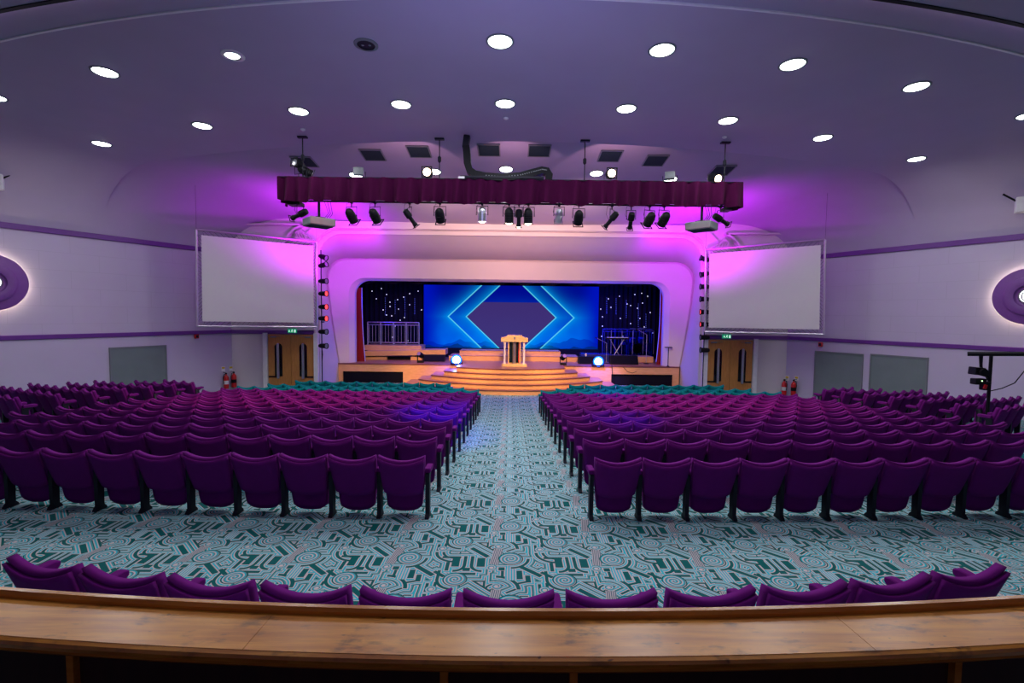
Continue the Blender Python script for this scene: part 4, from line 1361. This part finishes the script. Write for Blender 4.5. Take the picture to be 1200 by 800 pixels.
# hanging theatre lamps -----------------------------------------------
def lamp(name, label, px, py, Y, kind, aim, body_m=None, lens_m=None, bar_up=True, L=0.34, r=0.10, group=None, hang=None):
    """px,py = middle of the lamp head; aim = direction of the beam"""
    c = P(px, py, Y)
    body_m = body_m or m_black; lens_m = lens_m or m_grey
    t = thing(name, label, 'stage light', c, group=group)
    d = Vector(aim).normalized()
    R = d.to_track_quat('Z', 'Y').to_matrix().to_4x4()
    hb = (hang if hang is not None else (pz0 + 0.03)) - c.z
    w = MB()
    if kind == 'profile':
        w.lathe([(0.02, -L*0.55), (r*0.85, -L*0.5), (r, -L*0.3), (r, L*0.0), (r*0.6, L*0.08), (r*0.6, L*0.5), (r*0.75, L*0.52), (r*0.75, L*0.68), (r*0.6, L*0.68)], 18, R)
    elif kind == 'can':
        w.lathe([(0.02, -L*0.62), (r*0.5, -L*0.58), (r*0.9, -L*0.42), (r, -L*0.2), (r, L*0.45), (r*0.92, L*0.46)], 20, R)
        for k in range(3): w.lathe([(r*1.0, -L*0.12 + k*0.05), (r*1.08, -L*0.11 + k*0.05), (r*1.0, -L*0.10 + k*0.05)], 20, R)
    else:
        w.box((0, 0, 0), (r*1.9, r*1.5, L*0.5), R, bevel=0.01)
    w.smooth = True
    w.build('lamp_body', body_m, t)
    w = MB()
    if kind == 'flood': w.box((0, 0, 0), (r*1.6, r*1.3, 0.01), R @ Matrix.Translation((0, 0, 0)) ); 
    zl = {'profile': L*0.675, 'can': L*0.455, 'flood': L*0.252}[kind]
    rl = {'profile': r*0.6, 'can': r*0.86, 'flood': r*0.8}[kind]
    bz = 0.05 if lens_m is m_warmw else 0.012
    w.lathe([(0.001, zl + bz), (rl*0.7, zl + bz*0.7), (rl, zl)], 18, R)
    w.smooth = True
    w.build('lens', lens_m, t)
    if kind != 'flood':
        # square colour frame at the mouth
        q = r*1.12 if kind == 'can' else r*0.95
        w = MB()
        zf = zl + 0.02
        for k in range(4):
            a = R @ Matrix.Rotation(k*PI/2, 4, 'Z')
            m4 = a @ Matrix.Translation((0, q*0.93, zf)) 
            w.box((0, 0, 0), (q*2, q*0.16, 0.012), m4) if False else None
            bmesh.ops.create_cube(w.bm, size=1.0, matrix=m4 @ Matrix.Diagonal((q*2, q*0.18, 0.014, 1)))
        w.build('gel_frame', body_m, t)
    # yoke and clamp
    side = d.cross(Vector((0, 0, 1)))
    if side.length < 0.1: side = Vector((1, 0, 0))
    side.normalize()
    yw = r*1.35
    up = 1 if hb > 0 else -1
    yk = up*min(abs(hb)*0.8, 0.24)
    w = MB()
    w.tube([side*yw, side*yw + Vector((0, 0, yk)), -side*yw + Vector((0, 0, yk)), -side*yw], 0.011, 6)
    w.build('yoke', m_iron, t)
    w = MB(); w.cyl((0, 0, yk), (0, 0, hb + 0.02*up), 0.014, seg=6); w.box((0, 0, hb), (0.06, 0.08, 0.07)); w.build('clamp', m_iron, t)
    if up > 0:
        w = MB(); cx = 0.12
        w.tube([(0.02, 0, hb), (-cx, 0.0, hb - 0.03), (-cx*1.25, 0, hb*0.35), (-cx*0.7, 0, -0.02), (-0.02, 0, 0.02)], 0.006, 5); w.build('cable', m_iron, t)
    return t
LYH = PY + 0.2
low = [
 (352, 251, 'profile', (-1, 0.35, -0.35), None, 0.42, 'black profile lamp lying nearly level at the left end below the pelmet'),
 (412, 253.5, 'can', (0.25, 0.75, -0.8), None, 0.36, 'black can lamp below the pelmet, just right of the left projector'),
 (439.5, 253.5, 'can', (0.25, 0.75, -0.8), None, 0.36, 'black can lamp, second right of the left projector'),
 (480, 254, 'profile', (0.55, 0.4, -0.8), None, 0.40, 'black profile lamp slanting right below the left half of the pelmet'),
 (515.5, 253, 'can', (0.02, 0.8, -0.8), None, 0.36, 'black can lamp below the pelmet, blue-tinged, left of the lit lamp'),
 (596.5, 253.5, 'can', (0.02, 0.25, -1.0), m_warmw, 0.36, 'black lit can lamp, left one of the close centre trio'),
 (608, 254, 'profile', (0.0, 0.3, -1.0), m_warmw, 0.36, 'slim black profile lamp in the middle of the centre trio'),
 (619, 254, 'can', (0.02, 0.25, -1.0), m_warmw, 0.36, 'black lit can lamp, right one of the close centre trio'),
 (678, 255.5, 'can', (0.0, 0.8, -0.8), None, 0.36, 'dark blue-black can lamp below the pelmet, right of the silver lamp'),
 (717, 256.5, 'profile', (-0.55, 0.4, -0.7), None, 0.40, 'black profile lamp slanting left below the right half of the pelmet'),
 (739.5, 257.5, 'profile', (0.05, 0.7, -0.8), None, 0.38, 'upright black profile lamp below the right half of the pelmet'),
 (761, 257.5, 'can', (-0.25, 0.75, -0.8), None, 0.36, 'black can lamp, left one of the pair nearest the right projector'),
 (778, 257.5, 'can', (-0.25, 0.75, -0.8), None, 0.36, 'black can lamp, right one of the pair nearest the right projector'),
 (844, 257, 'profile', (1, 0.35, -0.45), None, 0.42, 'black profile lamp lying nearly level at the right end below the pelmet')]
for px, py, k, aim, lm, L, nm in low:
    lamp('stage_lamp', nm, px, py, LYH, k, aim, None, lm, L=L, r=0.115 if k == 'can' else 0.085)
lamp('stage_lamp', 'silver lit can lamp below the pelmet, left of centre', 565, 252, LYH, 'can', (0, 0.2, -1.0), m_silver, m_warmw, L=0.34, r=0.11)
lamp('stage_lamp', 'silver unlit can lamp below the pelmet, right of centre', 655, 253, LYH, 'can', (0, 0.75, -0.8), m_silver, None, L=0.34, r=0.10)
# lamps standing on top of the truss
TT = pz1 + 0.01
lamp('stage_lamp', 'black lamp with a pale lens on top of the left pelmet end', 350, 192.5, LYH + .1, 'can', (-0.4, -1.0, 0.15), None, m_silver, L=0.30, r=0.10, hang=TT)
lamp('stage_lamp', 'lower black can lamp behind the pale-lensed one, left pelmet end', 358.5, 201, LYH + .2, 'can', (0.9, 0.5, -0.4), None, None, L=0.34, r=0.11, hang=TT)
lamp('stage_lamp', 'grey square flood lamp on top of the pelmet, left side', 420, 201, LYH + .1, 'flood', (0.1, -1.0, 0.1), m_grey, m_grey, L=0.24, r=0.13, hang=TT)
lamp('stage_lamp', 'grey square flood lamp on top of the pelmet, right side', 785, 206, LYH + .1, 'flood', (-0.25, -1.0, 0.25), m_grey, m_grey, L=0.24, r=0.13, hang=TT)
lamp('stage_lamp', 'black lamp with glowing warm lens above the pelmet, left of the cable tray', 501.5, 202.5, LYH, 'can', (-0.02, -1.0, -0.12), None, m_warm, L=0.30, r=0.12, hang=TT)
lamp('stage_lamp', 'black lamp with glowing warm lens above the pelmet, right of the cable tray', 715.5, 204, LYH, 'can', (0.02, -1.0, -0.12), None, m_warm, L=0.30, r=0.12, hang=TT)
lamp('stage_lamp', 'black lamp with glowing warm lens tilted down at the right pelmet end', 837, 209, LYH, 'can', (0.3, -1.0, -0.35), None, m_warm, L=0.34, r=0.12, hang=TT)
# coloured lamp ladders beside the screens
POLE = {}
def ladder(px, ys, s, label, reds):
    Y = 19.75
    a, b2 = P(px, ys[0] - 8, Y), P(px + s*(-1)*0 , ys[-1] + 14, Y)
    b2.z = FZ
    t = thing('lamp_ladder_pole', 'dark vertical pole carrying small lamps beside the %s screen' % label, 'pole', (a.x, Y, b2.z))
    POLE[s] = t
    w = MB(); w.cyl((0, 0, 0), (0, 0, a.z - b2.z), 0.022, seg=8); w.build('pole', m_iron, t)
    w = MB()
    for k in range(3): w.box((0, 0.12, 0.2 + k*(a.z - b2.z - 0.4)/2), (0.05, 0.24, 0.05))
    w.build('wall_brackets', m_iron, t)
    for i, y in enumerate(ys):
        c = P(px - s*2.5, y, Y)
        q = thing('ladder_lamp', 'small black lamp, %s from top on the pole beside the %s screen' % (ordw[i], label), 'stage light', (c.x, Y - 0.06, c.z), group='lamps on the %s pole' % label)
        red = i in reds
        tilt = (0.6, -0.4, 0, 0, 0, 0, 0, 0)[i]
        R = Matrix.Scale(1.25, 4) @ Matrix.Rotation(rad(6*s), 4, 'Z') @ Matrix.Rotation(rad(90*(-s)), 4, 'Y') @ Matrix.Rotation(tilt*0.5, 4, 'Y') @ Matrix.Rotation(rad(-12*s), 4, 'X')
        w = MB(); w.lathe([(0.02, -0.14), (0.055, -0.12), (0.075, -0.05), (0.08, 0.14)], 14, R); w.box((0.0, 0.03, 0), (0.12, 0.05, 0.18)); w.smooth = True; w.build('lamp_body', m_black, q)
        w = MB(); w.lathe([(0.08, 0.14), (0.095, 0.14), (0.10, 0.17), (0.085, 0.17)], 14, R, False); w.build('mouth_ring', m_black, q)
        w = MB(); w.lathe([(0.001, 0.155), (0.08, 0.15)], 14, R); w.build('lens', m_redl if red else m_grey, q)
ladder(376.0, [301, 311, 329.5, 344, 359.5, 373, 388.5, 405], -1, 'left', (3, 4, 5))
ladder(828.5, [304, 321, 336, 350.5, 365.5, 380, 395, 410], 1, 'right', (4, 5))
c = P(376, 412, 19.7)
w = MB(); w.tube([p - POLE[-1].location for p in (P(377, 405, 19.7), P(378, 415, 19.7), P(377.5, 422, 19.7))], 0.02); w.build('hanging_cable', m_iron, POLE[-1])

def projector(px, py, label, s):
    c = P(px, py, PY + 0.23)
    t = thing('projector', label, 'projector', c, -s*0.75)
    w = MB(); w.box((0, 0, 0), (0.66, 0.56, 0.20), bevel=0.03); w.build('housing', m_grey, t)
    w = MB(); w.box((0, 0, -0.105), (0.56, 0.42, 0.015)); w.build('underside', m_vent, t)
    w = MB(); w.box((0.0, -0.262, 0.02), (0.44, 0.01, 0.11)); w.box((0.13, -0.27, 0.04), (0.12, 0.01, 0.04)); w.build('rear_panel', m_silver, t)
    w = MB(); w.cyl((0.12, 0.25, 0), (0.12, 0.33, 0), 0.07, seg=16); w.build('lens', m_black, t)
    w = MB(); w.cyl((0, 0, 0.1), (0, 0, pz0 - c.z + 0.045), 0.035, seg=8); w.box((0, 0, 0.12), (0.24, 0.24, 0.04)); w.build('ceiling_mount', m_iron, t)
    w = MB()
    for k in range(3):
        h = pz0 - c.z
        w.tube([(0.08 + 0.06*k, -0.1, 0.1), (0.2 + 0.05*k, -0.12, h*0.5), (0.1 + 0.08*k, -0.1, h + 0.05)], 0.007, 5)
    w.build('cables', m_iron, t)
projector(374, 261, 'grey projector hung under the left end of the pelmet', -1)
projector(822, 265.5, 'grey projector hung under the right end of the pelmet', 1)

# cable chain looping over the truss
t = thing('cable_chain', 'black plastic cable chain dropping from the ceiling and looping over the pelmet', 'cable chain', (0, PY + 0.1, pz1))
o0 = t.location
def cp(x, y): return P(x, y, PY + 0.1) - o0
main = [cp(*q) for q in ((547, 172), (548, 182), (548.5, 192), (551, 200), (557, 204.5), (570, 207), (590, 208.5), (610, 206.5), (625, 202.5), (635, 200), (641, 201), (644, 206), (643, 212))]
w = MB(); fr = []
for i, p in enumerate(main):
    tt = (main[min(i+1, len(main)-1)] - main[max(i-1, 0)]).normalized()
    fr.append((p, Vector((0, 1, 0)), tt.cross(Vector((0, 1, 0)))))
w.sweep([(-0.12, -0.10), (-0.12, 0.075), (0.12, 0.075), (0.12, -0.10)], fr); w.build('chain_links', m_black, t)
w = MB()
for i in range(5, len(main) - 3):
    for k in range(6):
        q = main[i].lerp(main[i+1], k/6)
        w.box((q.x, -0.124, q.z), (0.025, 0.01, 0.02))
w.build('link_gaps', m_grey, t)
top = cp(546.5, 166); hz = CZ + ceil_h(0, PY) - pz1
w = MB(); w.box((top.x, 0, hz - 0.16), (0.16, 0.2, 0.32), (0, 0.15, 0), bevel=0.02); w.build('ceiling_anchor', m_iron, t)
a, b2 = cp(540, 209), cp(637, 213)
w = MB(); w.box(((a.x+b2.x)/2, 0, 0.05), (b2.x - a.x, 0.28, 0.05)); w.build('guide_tray', m_iron, t)
w = MB(); w.box((a.x + 0.03, -0.15, 0.02), (0.16, 0.02, 0.05)); w.build('white_tag', m_white, t)

# ------------------------------------------------------------------ seats
def seat_meshes():
    out = {}
    # back cushion: a dished slab, rake backwards towards the viewer
    def slab(z0, z1, w0, w1, y0, y1, thick, dip, bot, curve, nx=10, nz=8, edge=0.6):
        bm = bmesh.new()
        def pt(u, v, side):
            zb = z0 + bot*(abs(u)**3)
            zt = z1 - dip*(1 - u*u)
            z = zb + (zt - zb)*v
            hw = w0 + (w1 - w0)*(v**0.8)
            ed = min(1, (1 - abs(u))*6) ; ev = min(1, min(v, 1 - v)*9)
            k = edge + (1 - edge)*math.sqrt(max(0, min(1, ed*0.5 + 0.5)*1))*min(1, 0.55 + 0.45*ev)
            yc = y0 + (y1 - y0)*v + curve*u*u
            return Vector((u*hw, yc + side*thick/2*k, z))
        F_, B_ = [], []
        for j in range(nz+1):
            F_.append([bm.verts.new(pt(-1 + 2*i/nx, j/nz, 1)) for i in range(nx+1)])
            B_.append([bm.verts.new(pt(-1 + 2*i/nx, j/nz, -1)) for i in range(nx+1)])
        for j in range(nz):
            for i in range(nx):
                bm.faces.new((F_[j][i], F_[j+1][i], F_[j+1][i+1], F_[j][i+1]))
                bm.faces.new((B_[j][i], B_[j][i+1], B_[j+1][i+1], B_[j+1][i]))
        for j in range(nz):
            bm.faces.new((F_[j][0], B_[j][0], B_[j+1][0], F_[j+1][0]))
            bm.faces.new((F_[j][nx], F_[j+1][nx], B_[j+1][nx], B_[j][nx]))
        for i in range(nx):
            bm.faces.new((F_[0][i], F_[0][i+1], B_[0][i+1], B_[0][i]))
            bm.faces.new((F_[nz][i], B_[nz][i], B_[nz][i+1], F_[nz][i+1]))
        rim = [e for e in bm.edges if e.is_manifold and e.calc_face_angle(0) > 1.0]
        bmesh.ops.bevel(bm, geom=rim, offset=thick*0.22, segments=2, affect='EDGES', profile=0.5)
        me = bpy.data.meshes.new('m'); bmesh.ops.recalc_face_normals(bm, faces=bm.faces); bm.to_mesh(me); bm.free()
        for p in me.polygons: p.use_smooth = True
        return me
    out['backrest'] = slab(0.29, 0.785, 0.238, 0.276, 0.045, -0.105, 0.072, 0.066, 0.035, 0.015, edge=0.85)
    out['back_panel'] = slab(0.265, 0.757, 0.232, 0.272, 0.000, -0.150, 0.035, 0.066, 0.045, 0.015, edge=0.85)
    out['seat'] = slab(0.05, 0.50, 0.205, 0.240, 0.11, 0.07, 0.085, 0.0, 0.06, 0.0, 10, 7)
    w = MB(); w.smooth = False
    x = 0
    X_ = -0.024
    w.prism([(X_, y, z) for y, z in ((-0.055, 0.0), (0.11, 0.0), (0.10, 0.03), (0.07, 0.06), (0.075, 0.50), (0.14, 0.545), (-0.02, 0.545), (-0.02, 0.48), (-0.015, 0.06), (-0.05, 0.02))], (0.048, 0, 0))
    o = w.build('tmp', m_iron); out['standard'] = o.data; bpy.data.objects.remove(o)
    w = MB(); w.prism([(-0.036, -0.005, 0.548), (-0.036, 0.19, 0.548), (-0.036, 0.21, 0.565), (-0.036, 0.21, 0.60), (-0.036, 0.17, 0.612), (-0.036, -0.005, 0.605)], (0.072, 0, 0))
    bmesh.ops.bevel(w.bm, geom=list(w.bm.edges), offset=0.008, segments=1, affect='EDGES')
    o = w.build('tmp', m_iron); out['armrest'] = o.data; bpy.data.objects.remove(o)
    return out
SM = seat_meshes()
def seat_proto(fabric, sides, pitch=0.58):
    r = bpy.data.objects.new('theatre_seat', None); r.empty_display_size = 0.1
    col.objects.link(r)
    for nm in ('backrest', 'back_panel', 'seat'):
        me = SM[nm].copy(); me.name = nm; me.materials.clear(); me.materials.append(fabric)
        o = bpy.data.objects.new(nm, me); col.objects.link(o); o.parent = r
    for s in sides:
        me = SM['standard'].copy(); me.name = 'standard'; me.materials.clear(); me.materials.append(m_iron)
        o = bpy.data.objects.new('standard', me); o.location.x = s*pitch/2; col.objects.link(o); o.parent = r
        me = SM['armrest'].copy(); me.name = 'armrest'; me.materials.clear(); me.materials.append(fabric)
        o = bpy.data.objects.new('armrest', me); o.location.x = s*pitch/2; col.objects.link(o); o.parent = r
    return r
PROTO = {}
QUEUE = []
def queue_seat(*a): QUEUE.append(a)
def place_seat(fab, sides, x, y, z, rz, label, group, pitch=0.58):
    key = (fab.name, sides, pitch)
    if key not in PROTO:
        r = seat_proto(fab, sides, pitch); PROTO[key] = (r, child_map(r), tuple(r.children))
    else:
        src, cm_, ch_ = PROTO[key]
        r = src.copy(); col.objects.link(r)
        for c in ch_:
            d = c.copy(); col.objects.link(d); d.parent = r
    r.location = (x, y, z); r.rotation_euler = (0, 0, rz)
    r['label'] = label; r['category'] = 'seat'; r['group'] = group
    return r
PITCH = 0.58
def row_y(k): return 5.70 + 0.915*(k - 1)
SAG = 1/200.0
for s in (-1, 1):
    side = 'left' if s < 0 else 'right'
    for k in range(1, 15):
        y0 = row_y(k)
        start = 0.97 if s < 0 else 1.00
        nmax = 14
        if k == 13: start += 0.58; nmax = 12
        if k == 14: start += 1.16; nmax = 10
        # how many seats of this row reach into the picture
        vis = int((1.10*y0 - start)/PITCH) + 1
        n = min(nmax, vis)
        teal = k >= 12
        for i in range(n):
            x = s*(start + PITCH*(i + 0.5))
            y = y0 + x*x*SAG
            z = floor_z(y)
            sides = (-s,) if i < n - 1 or vis < nmax else (-1, 1)
            rk = ordw[k-1] if not teal else None
            if teal:
                lab = 'teal theatre seat, %s from the aisle in the %s teal row, %s block' % (ordw[i], ('nearest', 'middle', 'farthest')[k-12], side)
                grp = 'teal seats, %s block' % side
            else:
                lab = 'purple theatre seat, %s from the aisle, %s row from the back, %s block' % (ordw[i], rk, side)
                grp = 'purple seats, %s block' % side
            queue_seat(m_teal if teal else m_purple, sides, x, y, z, 2*x*SAG, lab, grp)
# front row just beyond the ledge
R0 = 15.5; YC0 = 2.935 + R0
names0 = ['fifth left of', 'fourth left of', 'third left of', 'second left of', 'first left of', None, 'first right of', 'second right of', 'third right of', 'fourth right of', 'fifth right of']
for i in range(-5, 6):
    a = i*0.622/R0 + 0.0006
    x = math.sin(a)*R0; y = YC0 - math.cos(a)*R0
    lab = 'purple seat at the middle of the row behind the ledge' if i == 0 else 'purple seat behind the wooden ledge, %s the middle one' % names0[i+5]
    sides = (-1, 1) if i == 5 else (-1,)
    queue_seat(m_purple, sides, x, y, 0.0, a, lab, 'purple seats just behind the ledge', 0.622)
# angled side blocks on the terraces
th = rad(30)
counts = [(9.72, 3), (10.6, 7), (11.5, 7), (12.4, 6), (13.3, 6), (14.2, 4), (15.05, 3)]
for s in (-1, 1):
    side = 'left' if s < 0 else 'right'
    for k, (y0, n) in enumerate(counts):
        for i in range(n):
            q = PITCH*(i + 0.5)
            x = 9.72 + q*math.cos(th); y = y0 + q*math.sin(th) - 0.1
            if x + 0.45 > wall_x(y + 0.2): continue
            if s > 0 and math.hypot(x - st.location.x, y + 0.1 - 11.2) < 0.42: continue
            rz = -th if s < 0 else th
            sides = (-s,) if i < n-1 else (-1, 1)
            lab = 'dark purple angled seat, %s from inner end, %s nearest side row, %s terrace' % (ordw[i], ordw[k], side)
            queue_seat(m_purple, sides, s*x, y, side_floor_z(y), rz, lab, 'angled side seats, %s terrace' % side)

QUEUE.sort(key=lambda a: a[2]**2 + a[3]**2)
n_p = 0; rest = []
for a in QUEUE:
    if a[0] is m_purple:
        n_p += 1
        if n_p > 300: rest.append(a); continue
    o = place_seat(*a)
    if a[0] is m_teal: o.name = 'teal_seat'
if rest:
    bm = bmesh.new()
    for fab, sides, x, y, z, rz, lab, grp, *_ in rest:
        base = Matrix.Translation((x, y, z)) @ Matrix.Rotation(rz, 4, 'Z')
        for nm, mi in (('backrest', 0), ('back_panel', 0), ('seat', 0)) + tuple((k, m_) for sd in sides for k, m_ in (('standard%+d' % sd, 1), ('armrest%+d' % sd, 0))):
            off = Matrix()
            key = nm
            if nm[-2:] in ('+1', '-1'): off = Matrix.Translation((int(nm[-2:])*0.29, 0, 0)); key = nm[:-2]
            n0 = len(bm.faces); v0 = len(bm.verts)
            bm.from_mesh(SM[key])
            bm.verts.ensure_lookup_table(); bm.faces.ensure_lookup_table()
            bmesh.ops.transform(bm, matrix=base @ off, verts=bm.verts[v0:])
            for f in bm.faces[n0:]: f.material_index = mi; f.smooth = True
    me = bpy.data.meshes.new('distant_theatre_seats'); bm.to_mesh(me); bm.free()
    me.materials.append(m_purple); me.materials.append(m_iron)
    o = bpy.data.objects.new('distant_theatre_seats', me); col.objects.link(o)
    tag(o, 'farthest rows of purple seats, just short of the teal rows', 'seats', kind='stuff')

# ------------------------------------------------------------------ ledge in front of the viewer
LT = CZ - 0.95                          # ledge top
RL = 15.5
YCL = 1.46 + RL
def lframes(a0, a1, n):
    fr = []
    for i in range(n+1):
        a = a0 + (a1 - a0)*i/n
        rdir = Vector((math.sin(a), -math.cos(a), 0))
        fr.append((Vector((0, YCL, LT)) + rdir*RL, rdir, Vector((0, 0, 1))))
    return fr
t = thing('balcony_ledge', 'long curved varnished wooden ledge running along the bottom of the photo', 'ledge', (0, 0, 0))
AM = 2.7/RL
seams = [-AM, -0.735/RL, 1.05/RL, AM]
for a0, a1 in zip(seams[:-1], seams[1:]):
    w = MB(); w.sweep([(0.0, 0.0), (0.165, 0.0), (0.165, -0.03), (0.0, -0.03)], lframes(a0 + 0.00005, a1 - 0.00005, 20)); w.build('ledge_board', m_ledge, t)
w = MB(); w.sweep([(-0.03, -0.03), (-0.03, 0.012), (-0.022, 0.022), (-0.006, 0.022), (0.002, 0.012), (0.002, -0.03)], lframes(-AM, AM, 48)); w.build('raised_lip', m_lip, t)
w = MB(); w.sweep([(0.164, -0.03), (0.164, -0.001), (0.176, -0.006), (0.179, -0.016), (0.174, -0.03)], lframes(-AM, AM, 48)); w.build('front_nosing', m_ledge, t)
w = MB(); w.sweep([(0.11, -0.03), (0.165, -0.03), (0.165, -0.045), (0.15, -0.06), (0.11, -0.06)], lframes(-AM, AM, 48)); w.build('cove_moulding', m_lip, t)
w = MB(); w.sweep([(0.09, -0.06), (0.125, -0.06), (0.125, -1.1), (0.09, -1.1)], lframes(-AM, AM, 48)); w.build('front_panel', m_panel, t)
for xx in (-1.27, -0.175, 0.19, 1.33):
    a = xx/RL; d = 0.011/RL
    w = MB(); w.sweep([(0.125, -0.06), (0.145, -0.06), (0.145, -1.1), (0.125, -1.1)], lframes(a - d, a + d, 1)); w.build('panel_stile', m_lip, t)
w = MB(); w.sweep([(-0.03, -0.03), (0.085, -0.03), (0.085, -1.51), (-0.03, -1.51)], lframes(-AM, AM, 48))
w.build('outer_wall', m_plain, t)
w = MB(); w.prism([(-6, -4.1, LT - 1.15), (6, -4.1, LT - 1.15), (6, 1.2, LT - 1.15), (-6, 1.2, LT - 1.15)], (0, 0, 0.05)); struct(w.build('floor_balcony', m_dark))
